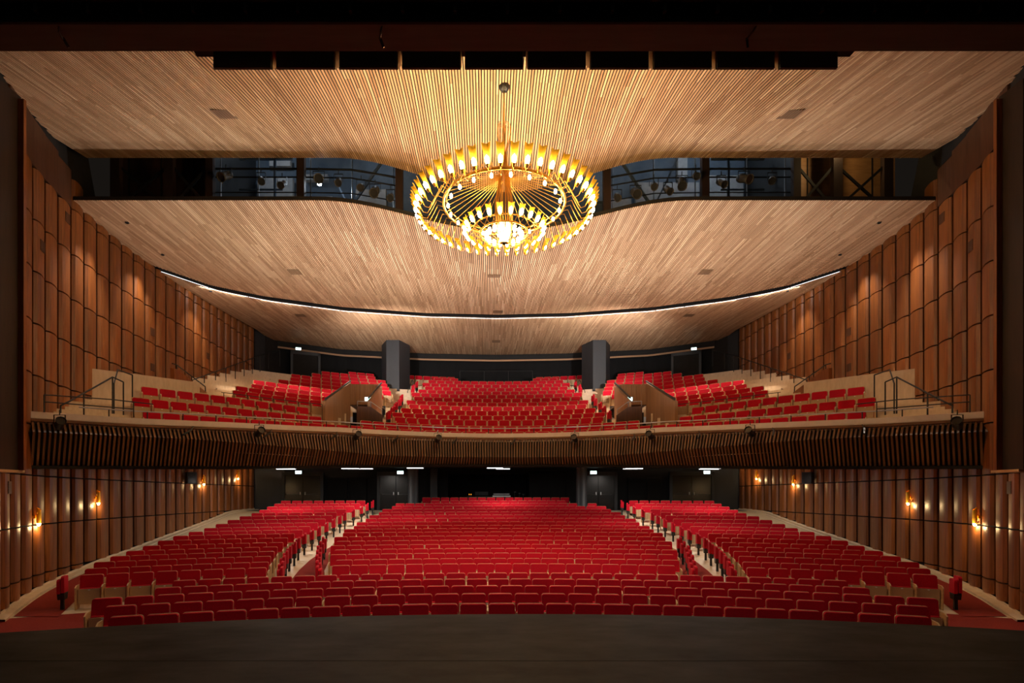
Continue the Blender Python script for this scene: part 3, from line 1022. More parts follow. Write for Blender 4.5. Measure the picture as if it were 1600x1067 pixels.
# vomitories: wooden side walls, back wall and parapet round the entrance stair
PLK = noise_mat('vomitory_planks', (0.30, 0.155, 0.07), (0.44, 0.245, 0.12), (14, 14, 0.4), 1.5, 0.5, rand=0.12)
for side, wd in ((-1, 'left'), (1, 'right')):
    v = empty('entrance_box', P(side * 7.0, 25.5, bf(3)))
    tag(v, 'wood plank entrance box cut into the %s balcony seats' % wd, 'entrance')
    lo = (-side * 7.0, -25.5, -(bf(3) + EYE))

    def vb(m, name, mat): return m.build(name, mat, v, loc=lo)
    # outer side wall in planks, top edge sloping with the seats
    for q in range(15):
        z0 = 23.64 + q * 0.29; z1 = z0 + 0.275
        t0 = 4.05 + (z0 - 23.35) * 0.395; t1 = 4.05 + (z1 - 23.35) * 0.395
        m = MB(); m.prism([(z0, EYE + 2.3), (z1, EYE + 2.3), (z1, EYE + t1), (z0, EYE + t0)], side * 7.72, side * 7.85, 'x'); vb(m, 'plank', PLK)
    for q in range(10):
        z0 = 25.0 + q * 0.295; z1 = z0 + 0.28
        t0 = 4.42 + (z0 - 25.0) * 0.44; t1 = 4.42 + (z1 - 25.0) * 0.44
        m = MB(); m.prism([(z0, EYE + 2.9), (z1, EYE + 2.9), (z1, EYE + t1), (z0, EYE + t0)], side * 6.06, side * 6.16, 'x'); vb(m, 'plank', PLK)
    for q in range(6):
        x0 = 6.16 + q * 0.262
        xs_ = sorted((side * x0, side * (x0 + 0.247)))
        m = MB(); m.box(xs_[0], xs_[1], 27.9, 28.0, EYE + 4.72, EYE + 5.80); vb(m, 'back_plank', PLK)
    m = MB(); xs_ = sorted((side * 6.16, side * 7.72)); m.box(xs_[0], xs_[1], 29.3, 29.4, EYE + 2.2, EYE + 4.9); vb(m, 'passage_wall', M['greywall'])
    m = MB(); m.box(xs_[0], xs_[1], 27.9, 29.3, EYE + 4.68, EYE + 4.74); vb(m, 'passage_ceiling', M['dark_wood'])
    m = MB(); m.box(xs_[0], xs_[1], 25.6, 29.3, EYE + 2.2, EYE + 2.5); vb(m, 'passage_floor', M['oak_floor'])
    # low parapet with a bevelled top
    m = MB(); m.prism([(side * 5.43, EYE + 2.9), (side * 6.62, EYE + 2.9), (side * 6.62, EYE + 4.14), (side * 5.95, EYE + 4.10), (side * 5.43, EYE + 3.72)], 24.80, 24.92, 'y'); vb(m, 'parapet', M['dark_wood'])
    # handrails
    m = MB()
    m.tube([P(side * 7.72, 23.65, 4.26), P(side * 7.72, 27.9, 5.95)], 0.045, 6); m.tube([P(side * 6.1, 24.95, 4.55), P(side * 6.1, 27.95, 5.88)], 0.045, 6)
    vb(m, 'handrail', M['black'])
    m = MB(); m.tube([P(side * 6.6, 24.86, 4.38), P(side * 5.98, 24.86, 4.35), P(side * 5.46, 24.86, 3.98), P(side * 5.46, 24.86, 3.6)], 0.022, 6); m.tube([P(side * 5.98, 24.86, 4.35), P(side * 5.98, 24.86, 4.0)], 0.02); m.tube([P(side * 6.6, 24.86, 4.38), P(side * 6.6, 24.86, 4.0)], 0.02)
    vb(m, 'parapet_rail', M['steel'])
    exit_sign(P(side * 6.55, 27.0, 4.85), 0, 'lit exit sign hanging in the %s balcony entrance box' % wd)

# pale low wall and wooden stair wing against the side walls
for side, wd in ((-1, 'left'), (1, 'right')):
    q = BAL.off(bo(4) - 0.35)
    sel = [i for i in range(len(q)) if 0 < side * q[i][0] and q[i][1] < 21.0 and abs(q[i][0]) < wallx(q[i][1]) - 0.05]
    m = MB(); a = []; b = []; c = []; d = []
    for i in sel:
        p = q[i]; n = BAL.n[i]; p2 = p + n * 0.12
        a.append(P(p[0], p[1], bf(3) - .1)); b.append(P(p[0], p[1], 4.42)); c.append(P(p2[0], p2[1], 4.42)); d.append(P(p2[0], p2[1], bf(4) - .1))
    m.grid([a, b, c, d], 0, flip=True)
    m.add([a[0], b[0], c[0], d[0]], [(0, 1, 2, 3)]); m.add([a[-1], b[-1], c[-1], d[-1]], [(3, 2, 1, 0)])
    tag(m.build('low_wall', M['oak_floor']), 'pale oak low wall behind the %s end of the front balcony rows' % wd, 'low wall', kind='structure')
    m = MB()
    m.prism([(21.5, EYE + 3.3), (24.0, EYE + 3.3), (24.0, EYE + 4.62), (21.8, EYE + 5.12), (21.5, EYE + 5.12)], side * 13.15, side * 13.30, 'x')
    wing = m.build('stair_wing', M['wall_wood'])
    tag(wing, 'triangular walnut stair wing with a black handrail on the %s balcony' % wd, 'stair wall')
    m = MB(); m.tube([P(side * 13.22, 21.5, 5.30), P(side * 13.22, 21.8, 5.32), P(side * 13.22, 24.0, 4.88), P(side * 13.22, 24.05, 4.4)], 0.025, 6)
    for zq, hq in ((21.8, 5.1), (22.9, 4.88)): m.tube([P(side * 13.22, zq, hq - 0.05), P(side * 13.22, zq, hq + 0.22)], 0.02)
    m.build('handrail', M['black'], wing)


def rail_thing(name, label, pts, posts, r=0.024, mat='black'):
    base = posts[0][0]
    root = empty(name, base)
    tag(root, label, 'handrail')
    off = tuple(-c for c in base)
    m = MB(); m.tube(pts, r, 6); m.build('top_rail', M[mat], root, loc=off)
    for a, b in posts:
        m = MB(); m.tube([a, b], r, 6); m.build('rail_post', M[mat], root, loc=off)
    return root


for side, wd in ((-1, 'left'), (1, 'right')):
    S = side
    rail_thing('corner_handrail', 'black sloping handrail at the stage end of the %s balcony steps' % wd,
               [P(S * 13.0, 15.6, 2.62), P(S * 12.9, 15.75, 2.75), P(S * 12.75, 17.4, 3.85), P(S * 12.6, 17.7, 3.75)],
               [(P(S * 13.0, 15.6, 2.10), P(S * 13.0, 15.6, 2.62)), (P(S * 12.85, 16.3, 2.28), P(S * 12.85, 16.3, 3.12)),
                (P(S * 12.75, 17.4, 2.66), P(S * 12.75, 17.4, 3.85)), (P(S * 12.6, 17.7, 2.66), P(S * 12.6, 17.7, 3.75))])
    rail_thing('ledge_end_rail', 'black double bar rail at the stage end of the %s balcony ledge' % wd,
               [P(S * 13.15, 15.2, 2.86), P(S * 12.1, 16.45, 2.95), P(S * 11.3, 17.2, 2.93)],
               [(P(S * 13.15, 15.2, 2.36), P(S * 13.15, 15.2, 2.86)), (P(S * 11.7, 16.85, 2.45), P(S * 11.7, 16.85, 2.94)),
                (P(S * 13.15, 15.2, 2.66), P(S * 11.7, 16.85, 2.72))], 0.018)
    rail_thing('step_handrail', 'black bent handrail beside the pale low wall of the %s balcony' % wd,
               [P(S * 13.05, 17.9, 3.75), P(S * 13.2, 18.3, 4.30), P(S * 13.0, 18.75, 4.22)],
               [(P(S * 13.05, 17.9, 2.7), P(S * 13.05, 17.9, 3.75)), (P(S * 13.0, 18.75, 2.9), P(S * 13.0, 18.75, 4.22))])
    zz = list(np.linspace(24.6, 34.4, 10))
    rail_thing('wall_stair_handrail', 'black handrail of the stair along the %s balcony wall' % wd,
               [P(S * (wallx(z) - 0.75), z, 5.3 + 0.41 * (z - 24.6)) for z in zz],
               [(P(S * (wallx(z) - 0.75), z, 4.3 + 0.41 * (z - 24.6)), P(S * (wallx(z) - 0.75), z, 5.3 + 0.41 * (z - 24.6))) for z in zz])
    q = BAL.off(bo(5) - 0.62)
    sel = [i for i in range(0, len(q)) if 8.3 < S * q[i][0] < 11.6]
    if S < 0: sel = sel[::-1]
    st = max(1, len(sel) // 4)
    rail_thing('cross_aisle_rail', 'black rail in front of the upper %s balcony block' % wd,
               [P(q[i][0], q[i][1], bf(5) + 0.55) for i in sel], [(P(q[i][0], q[i][1], bf(4)), P(q[i][0], q[i][1], bf(5) + 0.55)) for i in sel[::st]], 0.016)
    rail_thing('pillar_stair_rail', 'black stair rail beside the %s balcony pillar' % wd,
               [P(S * 5.72, 34.5, 6.7), P(S * 5.62, 35.9, 7.75), P(S * 5.62, 36.3, 7.75)],
               [(P(S * 5.72, 34.5, 5.8), P(S * 5.72, 34.5, 6.7)), (P(S * 5.66, 35.3, 6.2), P(S * 5.66, 35.3, 7.3)), (P(S * 5.62, 36.3, 6.6), P(S * 5.62, 36.3, 7.75))])
rail_thing('rear_rail', 'thin black rail behind the centre back row of the balcony',
           [P(-2.5, 37.6, 8.75), P(2.6, 37.6, 8.75)], [(P(x, 37.6, 7.6), P(x, 37.6, 8.75)) for x in (-2.5, -0.8, 0.9, 2.6)], 0.015)

# ------------------------------------------------------------------ theatre seats
def rounded(w_, h0, h1, r, n=3):
    """outline with rounded top corners, counter-clockwise seen from the front"""
    o = [(-w_ / 2, h0), (w_ / 2, h0)]
    for k in range(n + 1):
        a = PI / 2 * k / n; o.append((w_ / 2 - r + r * math.cos(a), h1 - r + r * math.sin(a)))
    for k in range(n + 1):
        a = PI / 2 + PI / 2 * k / n; o.append((-w_ / 2 + r + r * math.cos(a), h1 - r + r * math.sin(a)))
    return o


def lean(mb, k=0.14, z0=0.45):
    mb.v = [(x, y + max(0, z - z0) * k, z) for x, y, z in mb.v]
    return mb


def seat_parts(bw, bt, sw_, st_, ax):
    d = []
    m = MB(); m.prism(rounded(bw, 0.46, bt, 0.045), 0.06, 0.135, 'y'); d.append(('backrest', lean(m), 'red'))
    m = MB(); m.prism(rounded(sw_, 0.36, st_, 0.05), 0.135, 0.158, 'y'); d.append(('back_shell', lean(m), 'oak'))
    m = MB(); m.prism([(-0.225, 0.13), (0.225, 0.13), (0.235, 0.33), (0.235, 0.52), (-0.235, 0.52), (-0.235, 0.33)], -0.125, -0.10, 'y'); d.append(('seat', m, 'perf'))
    m = MB(); m.prism(rounded(0.46, 0.15, 0.535, 0.03, 2), -0.10, 0.0, 'y'); d.append(('seat_cushion', m, 'red'))
    m = MB(); m.prism([(-0.20, 0.0), (0.12, 0.0), (0.16, 0.62), (-0.12, 0.62), (-0.22, 0.57)], -ax, -ax + 0.03, 'x'); d.append(('arm_support', m, 'oak'))
    return d


KINDS = {}
for nm_, args_ in (('stalls_seat', (0.502, 0.851, 0.506, 0.858, 0.288)), ('balcony_seat', (0.496, 0.842, 0.535, 0.866, 0.299))):
    ps_ = seat_parts(*args_)
    ar_ = MB(); ar_.prism([(-0.20, 0.0), (0.12, 0.0), (0.16, 0.62), (-0.12, 0.62), (-0.22, 0.57)], args_[4] - 0.03, args_[4], 'x')
    KINDS[nm_] = (ps_, [(n_, m_.mesh(n_, M[k_]), k_) for n_, m_, k_ in ps_], ar_, ar_.mesh('arm_support', M['oak']))
PLATE = MB(); PLATE.prism([(0.028 * math.cos(a * PI / 4), 0.495 + 0.014 * math.sin(a * PI / 4)) for a in range(8)], -0.131, -0.125, 'y')
PLATE_ME = PLATE.mesh('number_plate', M['plate'])


def seat(name, loc, rz, end=False):
    r = empty(name, loc, rz)
    for n_, me, k_ in KINDS[name][1]:
        o = inst(n_, me, r)
        if n_ == 'seat': inst('number_plate', PLATE_ME, o)
    if end: inst('arm_support', KINDS[name][3], r)
    return r


def seats_stuff(kind, name, lst, label):
    """all remaining seats as one mesh with the same shape"""
    V = []; Fc = []; Mi = []
    idx = {'red': 0, 'oak': 1, 'perf': 2, 'plate': 3}
    base = [(np.array(m_.v), m_.f, idx[k_]) for n_, m_, k_ in KINDS[kind][0]] + [(np.array(PLATE.v), PLATE.f, 3)]
    for (x, y, z, rz, end) in lst:
        c, s_ = math.cos(rz), math.sin(rz)
        for v, f, mi in base + ([(np.array(KINDS[kind][2].v), KINDS[kind][2].f, 1)] if end else []):
            b = seats_stuff.n
            w_ = np.empty_like(v)
            w_[:, 0] = v[:, 0] * c - v[:, 1] * s_ + x; w_[:, 1] = v[:, 0] * s_ + v[:, 1] * c + y; w_[:, 2] = v[:, 2] + z
            V.append(w_); Fc += [tuple(i + b for i in q) for q in f]; Mi += [mi] * len(f)
            seats_stuff.n += len(v)
    me = bpy.data.meshes.new(name)
    me.from_pydata(np.vstack(V).tolist(), [], Fc)
    for k_ in ('red', 'oak', 'perf', 'plate'): me.materials.append(M[k_])
    me.polygons.foreach_set('material_index', Mi)
    me.update()
    tag(inst(name, me), label, 'seats', kind='stuff')
    seats_stuff.n = 0


seats_stuff.n = 0
ALL = []       # (loc, rz, end, label, group)
STALL_N = 24
HW = [7.0, 7.7, 8.5, 8.0, 8.25]
PW = 0.552


def row_arc(i, xa, xb, block):
    """seats of stalls row i (1-based) from x = xa to xb"""
    R = ROWS_Z[i - 1] - RC
    a0, a1 = math.asin(xa / R), math.asin(xb / R)
    n_ = max(1, int(round((a1 - a0) * R / PW)))
    out = []
    for k in range(n_):
        a = a0 + (a1 - a0) * (k + 0.5) / n_
        X, Z = R * math.sin(a), RC + R * math.cos(a)
        if math.hypot(abs(X) - 4.85, Z - 30.8) < 0.75: continue
        out.append((P(X, Z, ROWS_TOP[i - 1] - BACK_H), -a, k == n_ - 1, 'red folding seat, %s from the left in %s stalls row %s from the stage' % (ordw(k + 1), block, ordw(i)), 'stalls seats'))
    return out


JUMPS = []
for i in range(1, STALL_N + 1):
    sh = (PW / 4) * (1 if i % 2 else -1)
    if i <= 5:
        ALL += row_arc(i, -HW[i - 1], HW[i - 1], 'the')
    else:
        c = IN_ROW[i - 6]
        ALL += row_arc(i, -c + sh * 0.5, c + sh * 0.5, 'centre block')
        if i <= 23:
            ALL += row_arc(i, -OUT_OUT[i - 6], -OUT_IN[i - 6], 'left block')
            ALL += row_arc(i, OUT_IN[i - 6], OUT_OUT[i - 6], 'right block')
ALL.sort(key=lambda s_: s_[0][1])
NST = 300
for loc, rz, end, lab, grp in ALL[:NST]:
    tag(seat('stalls_seat', loc, rz, end), lab, 'seat', grp)
seats_stuff('stalls_seat', 'rear_stalls_seats', [(*l, rz, e) for l, rz, e, a_, b_ in ALL[NST:]], 'rows of red folding seats filling the rear half of the stalls')

# balcony seats
BS = []
LO = {5: 11.66, 6: 11.9, 7: 12.0, 8: 12.15, 9: 11.5, 10: 11.5, 11: 11.6, 12: 11.2, 13: 10.8, 14: 9.6}


def bal_ok(j, X):
    a = abs(X)
    if j == 1: return a < 12.0
    if j == 2: return a < 12.6 and not (6.35 < a < 7.35)
    if j == 3: return a < 5.1 or 8.45 < a < 12.9
    if j == 4: return a < 5.05
    if j <= 9: return a < 5.05 or (8.3 if j < 8 else 6.45) < a < LO[j]
    if j <= 13: return a < 4.72 or 6.3 + 0.35 * max(0, j - 10) < a < LO[j]
    if j == 14: return 2.8 < a < 4.4 or 7.8 < a < 9.6
    if j == 15: return 2.6 < a < 6.0
    return False


for j in range(1, NB + 1):
    cand = [c for c in BAL.sample(bo(j), 0.575, 0.5 if j % 2 else 0.0) if bal_ok(j, c[0]) and c[1] < zrear(c[0]) + 0.3 and not (5.4 < abs(c[0]) < 8.1 and 34.3 < c[1] < 36.7)]
    run = 0; prev = None
    cnt = {}
    for k, (X, Z, nx, nz) in enumerate(cand):
        blk = 'centre' if abs(X) < 6.3 else ('left' if X < 0 else 'right')
        if j == 1: blk = 'whole'
        cnt[blk] = cnt.get(blk, 0) + 1
        nxt = cand[k + 1] if k + 1 < len(cand) else None
        end = nxt is None or math.hypot(nxt[0] - X, nxt[1] - Z) > 0.8
        nm = {'whole': 'the', 'centre': 'the centre of', 'left': 'the left of', 'right': 'the right of'}[blk]
        BS.append((P(X, Z, bf(j, X)), math.atan2(-nx, nz), end, 'red oak-framed seat, %s from left in %s balcony row %s from its ledge' % (ordw(cnt[blk]), nm, ordw(j)), 'balcony seats'))
order = sorted(BS, key=lambda s_: s_[0][1])
for loc, rz, end, lab, grp in order[:300]:
    tag(seat('balcony_seat', loc, rz, end), lab, 'seat', grp)
seats_stuff('balcony_seat', 'upper_balcony_seats', [(*l, rz, e) for l, rz, e, a_, b_ in order[300:]], 'rows of red oak-framed seats high at the back of the balcony')


# folded jump seats on black pedestals beside the aisles
def jump_parts():
    m = MB(); m.prism([(-0.10, 0), (0.10, 0), (0.06, 0.03), (0.045, 0.18), (0.045, 0.30), (-0.045, 0.30), (-0.045, 0.18), (-0.06, 0.03)], -0.035, 0.035, 'x'); a = m.mesh('pedestal', M['black'])
    m = MB(); m.prism([(-0.12, 0.28), (0.12, 0.28), (0.16, 0.40), (0.16, 0.50), (-0.16, 0.50), (-0.16, 0.40)], -0.075, 0.075, 'x'); b = m.mesh('seat_base', M['black'])
    m = MB(); m.prism([(-0.18, 0.46), (0.17, 0.46), (0.17, 0.84), (0.13, 0.88), (-0.14, 0.88), (-0.18, 0.84)], 0.008, 0.08, 'x'); c = m.mesh('back_cushion', M['red'])
    m = MB(); m.prism([(-0.18, 0.44), (0.17, 0.44), (0.17, 0.76), (0.13, 0.80), (-0.14, 0.80), (-0.18, 0.76)], -0.08, -0.008, 'x'); d = m.mesh('seat_cushion', M['red'])
    return (('pedestal', a), ('seat_base', b), ('back_cushion', c), ('seat_cushion', d))


JP = jump_parts()


def jump(loc, rz, label, group):
    r = empty('jump_seat', loc, rz)
    for n_, me in JP: inst(n_, me, r)
    return tag(r, label, 'jump seat', group)


for side, wd in ((-1, 'left'), (1, 'right')):
    for i in range(6, 24):
        R = ROWS_Z[i - 1] - RC; a = math.asin((OUT_IN[i - 6] - 0.36) / R)
        jump(P(side * R * math.sin(a), RC + R * math.cos(a), ROWS_TOP[i - 1] - BACK_H), -side * a + (0 if side < 0 else PI), 'folded red jump seat on black pedestal, %s along the outer side of the %s aisle' % (ordw(i - 5), wd), 'aisle jump seats')
    for i in range(6, 13):
        R = ROWS_Z[i - 1] - RC; a = math.asin((IN_ROW[i - 6] + 0.40) / R)
        jump(P(side * R * math.sin(a), RC + R * math.cos(a), ROWS_TOP[i - 1] - BACK_H), -side * a + (0 if side > 0 else PI), 'folded red jump seat on black pedestal, %s along the inner side of the %s aisle' % (ordw(i - 5), wd), 'aisle jump seats')
    R = ROWS_Z[5] - RC; a = math.asin(11.50 / R)
    jump(P(side * R * math.sin(a), RC + R * math.cos(a), ROWS_TOP[5] - BACK_H), -side * a, 'folded red jump seat at the %s wall end of the sixth stalls row' % wd, 'aisle jump seats')
    for j in range(4, 13):
        if j == 9: continue
        q = BAL.off(bo(j)); xt = 5.5 if j < 9 else 5.2
        k = int(np.argmin(np.abs(q[:, 0] - side * xt))); n_ = BAL.n[k]
        jump(P(q[k][0], q[k][1], bf(j)), math.atan2(-n_[0], n_[1]), 'folded red jump seat at the %s end of centre balcony row %s' % (wd, ordw(j)), 'balcony jump seats')

# ------------------------------------------------------------------ chandelier
CX, CZ = -0.12, 14.0
ch = empty('chandelier', P(CX, CZ, 6.55))
tag(ch, 'large tiered brass chandelier with glowing fan-shaped shades hanging from the ceiling', 'chandelier')
HB = 6.55


def cc(m, name, mat, smooth=True, parent=None): return m.build(name, mat, parent or ch, smooth=smooth)


htop = h_front(CX, CZ)
m = MB(); m.tube([(0, 0, 8.9 - HB), (0, 0, htop - HB)], 0.018, 8); cc(m, 'suspension_rod', M['brass'])
m = MB(); m.lathe([(0.0, -0.10), (0.10, -0.09), (0.15, 0.0), (0.15, 0.02)], 16, (0, 0, htop - HB - 0.0)); cc(m, 'ceiling_rose', M['black'])
for k in range(14):       # wire crown round the rod
    a = 2 * PI * k / 14
    m = MB(); m.tube([(r_ * math.cos(a), r_ * math.sin(a), z_ - HB) for r_, z_ in ((0.10, 9.72), (0.17, 9.68), (0.18, 9.45), (0.13, 9.2), (0.06, 9.0), (0.03, 8.92))], 0.006, 4); cc(m, 'crown_wire', M['brass'])
# central flaring column of rods
for k in range(22):
    a = 2 * PI * k / 22
    m = MB(); m.tube([(0.05 * math.cos(a), 0.05 * math.sin(a), 8.95 - HB), (0.13 * math.cos(a), 0.13 * math.sin(a), 8.3 - HB), (0.24 * math.cos(a), 0.24 * math.sin(a), 7.6 - HB), (0.20 * math.cos(a), 0.20 * math.sin(a), 6.95 - HB), (0.12 * math.cos(a), 0.12 * math.sin(a), 6.75 - HB)], 0.011, 5); cc(m, 'column_rod', M['brass'])


def ring(R_, z_, r_, name):
    m = MB(); pts = [(R_ * math.cos(a), R_ * math.sin(a), z_ - HB) for a in np.linspace(0, 2 * PI, 73)]
    m.tube(pts, r_, 8, cap=False); return cc(m, name, M['brass'])


ring(1.58, 7.60, 0.035, 'main_ring'); ring(1.50, 7.68, 0.018, 'upper_ring'); ring(0.62, 6.86, 0.022, 'basket_ring'); ring(0.80, 6.95, 0.016, 'lower_ring')
# rods from the column to the main ring, each with a bulb
m = MB(); m.lathe([(0.0, 0.0), (0.016, 0.004), (0.030, 0.03), (0.034, 0.06), (0.024, 0.09), (0.0, 0.105)], 10); BULB = m.mesh('bulb', M['bulb'], smooth=True)
NR = 40
m = MB(); m.tube([(0.14, 0, 8.30), (1.56, 0, 7.62)], 0.008, 5)
m.v = [(x, y, z - HB) for x, y, z in m.v]; ROD = m.mesh('spoke', M['brass'])
for k in range(NR):
    a = 2 * PI * (k + 0.5) / NR
    o = inst('spoke', ROD, ch, rot=(0, 0, a))
    if k % 2 == 0: inst('bulb', BULB, o, (1.46, 0, 7.58 - HB), (PI, 0, 0), (1.15, 1.15, 1.15))


def shade_mesh(w0, w1, L, name):
    """fan-shaped gutter opening outwards: narrow foot, broad notched top"""
    mb = MB(); rows = []; n = 8
    for i in range(9):
        t = i / 8
        wd_ = (0.02 + (w0 - 0.02) * min(1, t / 0.28)) if t < 0.28 else w0 + (w1 - w0) * ((t - 0.28) / 0.72)
        row = []
        for k in range(n + 1):
            u = -1 + 2 * k / n
            zt = L * t + (0.085 * L * (abs(u) ** 1.3 - 0.55) * sm(0.7, 1.0, t))
            dep = (1 - abs(u) ** 2) * wd_ * 0.30
            row.append((-dep, u * wd_ / 2, zt))
        rows.append(row)
    mb.grid(rows, 0)
    back = [[(x - 0.006, y, z) for x, y, z in r_] for r_ in rows]
    mb.grid(back, 0, flip=True)
    mb.grid([rows[-1], back[-1]], 0); mb.grid([[r_[0] for r_ in rows], [r_[0] for r_ in back]], 0); mb.grid([[r_[-1] for r_ in rows], [r_[-1] for r_ in back]], 0)
    return mb.mesh(name, M['brass_shade'], smooth=True)


SHADE = shade_mesh(0.115, 0.195, 0.50, 'shade'); SHADE2 = shade_mesh(0.10, 0.16, 0.30, 'shade')
m = MB(); m.lathe([(0.0, 0.0), (0.02, 0.01), (0.042, 0.10), (0.0, 0.10)], 8); CUP = m.mesh('lamp_cup', M['brass'])
m = MB(); m.lathe([(0.0, 0.0), (0.036, 0.01), (0.050, 0.07), (0.042, 0.14), (0.0, 0.18)], 10); BULB2 = m.mesh('bulb', M['bulb'], smooth=True)
m = MB(); m.tube([(1.58, 0, 7.60), (1.75, 0, 7.66), (1.88, 0, 7.40), (2.0, 0, 7.18), (2.11, 0, 7.20), (2.14, 0, 7.26)], 0.011, 5)
m.v = [(x, y, z - HB) for x, y, z in m.v]; ARM = m.mesh('arm', M['brass'], smooth=True)
NS = 48
for k in range(NS):
    a = 2 * PI * (k + 0.5) / NS
    ar = inst('arm', ARM, ch, rot=(0, 0, a))
    sh = inst('shade', SHADE, ch, (2.14 * math.cos(a), 2.14 * math.sin(a), 7.25 - HB), (0, math.radians(36), a))
    inst('lamp_cup', CUP, sh, (0.055, 0, 0.02), (0, 0, 0)); inst('bulb', BULB2, sh, (0.045, 0, 0.10), (0, 0, 0))
NS2 = 24
m = MB(); m.tube([(0.62, 0, 6.86), (0.80, 0, 6.95), (0.93, 0, 6.84)], 0.010, 5); m.v = [(x, y, z - HB) for x, y, z in m.v]; ARM2 = m.mesh('lower_arm', M['brass'])
for k in range(NS2):
    a = 2 * PI * (k + 0.5) / NS2
    inst('lower_arm', ARM2, ch, rot=(0, 0, a))
    sh = inst('lower_shade', SHADE2, ch, (0.94 * math.cos(a), 0.94 * math.sin(a), 6.83 - HB), (0, math.radians(35), a))
    inst('bulb', BULB2, sh, (0.03, 0, 0.05), (0, 0, 0), (0.9, 0.9, 0.9))
# basket: curved ribs, bulbs and beaded glass core
for k in range(24):
    a = 2 * PI * k / 24
    m = MB(); m.tube([(r_ * math.cos(a), r_ * math.sin(a), z_ - HB) for r_, z_ in ((0.62, 6.86), (0.58, 6.74), (0.40, 6.65), (0.18, 6.61), (0.04, 6.60))], 0.008, 4); cc(m, 'basket_rib', M['brass'])
for k in range(16):
    a = 2 * PI * (k + 0.5) / 16
    inst('bulb', BULB2, ch, (0.46 * math.cos(a), 0.46 * math.sin(a), 6.72 - HB))
GL = noise_mat('beaded_glass', (0.8, 0.7, 0.5), (1, 0.9, 0.7), nscale=20, rough=0.15)
gb = GL.node_tree.nodes['Principled BSDF']; gb.inputs['Emission Color'].default_value = (1, 0.82, 0.5, 1); gb.inputs['Emission Strength'].default_value = 5.0
m = MB(); m.lathe([(0.0, 6.64), (0.10, 6.66), (0.15, 6.8), (0.19, 7.05), (0.19, 7.07), (0.0, 7.07)], 20); m.v = [(x, y, z - HB) for x, y, z in m.v]; cc(m, 'glass_core', GL)
m = MB(); m.lathe([(0.0, -0.03), (0.035, -0.02), (0.04, 0.02), (0.0, 0.05)], 10, (0, 0, 6.58 - HB)); cc(m, 'bottom_finial', M['black'])
for k in range(10):       # the shades throw their light up and outwards
    a = 2 * PI * k / 10
    p0 = P(CX + 1.92 * math.cos(a), CZ + 1.92 * math.sin(a), 7.74)
    spot('chandelier_bulb_light', p0, (p0[0] + 0.3 * math.cos(a), p0[1] + 0.3 * math.sin(a), p0[2] + 1), POW['chandelier'], WARM, 168, 0.6, radius=0.05)
spot('chandelier_core_light', P(CX, CZ, 6.50), P(CX, CZ + 2.4, -2), POW['core'], (1.0, 0.82, 0.64), 92, 1.0, radius=0.15)

# ------------------------------------------------------------------ wall sconces
def sconce(side, Z, h, label):
    X = wallx(Z) - 0.16
    nx, nz = -side, 0.0
    e = 0.2
    dx = (wallx(Z + e) - wallx(Z - e)) / (2 * e)
    rz = math.atan2(dx * 1.0, 1.0) * side          # wall direction
    r = empty('wall_sconce', P(side * X, Z, h), 0)
    r.rotation_euler = (0, 0, (PI / 2 if side < 0 else -PI / 2) + (-math.atan(dx) if side > 0 else math.atan(dx)) * 1.0)
    tag(r, label, 'wall lamp', 'brass wall sconces')
    # local +y points to the wall ... the shade is a split brass tube
    m = MB(); rows = []
    for z_ in (-0.04, 0.05, 0.22, 0.38):
        row = []
        for k in range(11):
            a = math.radians(-150 + 300 * k / 10) - PI / 2
            rr_ = 0.06 if z_ > 0 else 0.05
            row.append((rr_ * math.cos(a) * (1 - 0.12 * (z_ > .3)), rr_ * math.sin(a), z_ + 0.05 * math.sin(a) * (z_ > 0.3)))
        rows.append(row)
    m.grid(rows, 0); m.grid([[(x * .93, y * .93, z) for x, y, z in rw] for rw in rows], 0, flip=True)
    m.build('brass_shade', M['brass_shade'], r, smooth=True)
    m = MB(); m.box(-0.04, 0.04, 0.06, 0.16, 0.10, 0.18); m.bar((0.05, 0.0, -0.06), (0.17, 0.03, 0.02), 0.01, 0.05); m.bar((-0.05, 0.0, 0.24), (-0.11, 0.0, 0.28), 0.01, 0.05)
    m.build('bracket', M['brass'], r)
    m = MB(); m.lathe([(0.0, -0.13), (0.035, -0.11), (0.050, -0.05), (0.045, 0.02), (0.03, 0.10), (0.0, 0.12)], 12)
    m.build('bulb', M['filament'], r, smooth=True)
    point('sconce_light', P(side * (X - 0.10), Z, h - 0.16), POW['sconce'], WARM, 0.04)


for i, (Z, h) in enumerate(((15.4, -0.76), (18.95, -0.22), (26.8, 0.62), (30.6, 1.02))):
    for side, wd in ((-1, 'left'), (1, 'right')):
        sconce(side, Z, h, 'lit brass sconce, %s from the stage on the %s stalls wall' % (ordw(i + 1), wd))

# loudspeakers on the lower side walls
for side, wd in ((-1, 'left'), (1, 'right')):
    m = MB(); m.prism([(-0.22, -0.18), (0.22, -0.18), (0.14, 0.16), (-0.14, 0.16)], 0, 0.55, 'z')
    sp_ = m.build('loudspeaker', M['black'], loc=P(side * (wallx(25.2) - 0.33), 25.2, 0.55), rot=(0, 0, -side * 1.0))
    tag(sp_, 'black loudspeaker box mounted high on the %s stalls wall' % wd, 'loudspeaker')
    m = MB(); m.box(-0.19, 0.19, -0.19, -0.182, 0.03, 0.52); inst('speaker_grille', m.mesh('speaker_grille', M['lens']), sp_)
    m = MB(); m.box(-0.05, 0.05, 0.16, 0.32, 0.2, 0.34); inst('bracket', m.mesh('bracket', M['black']), sp_)

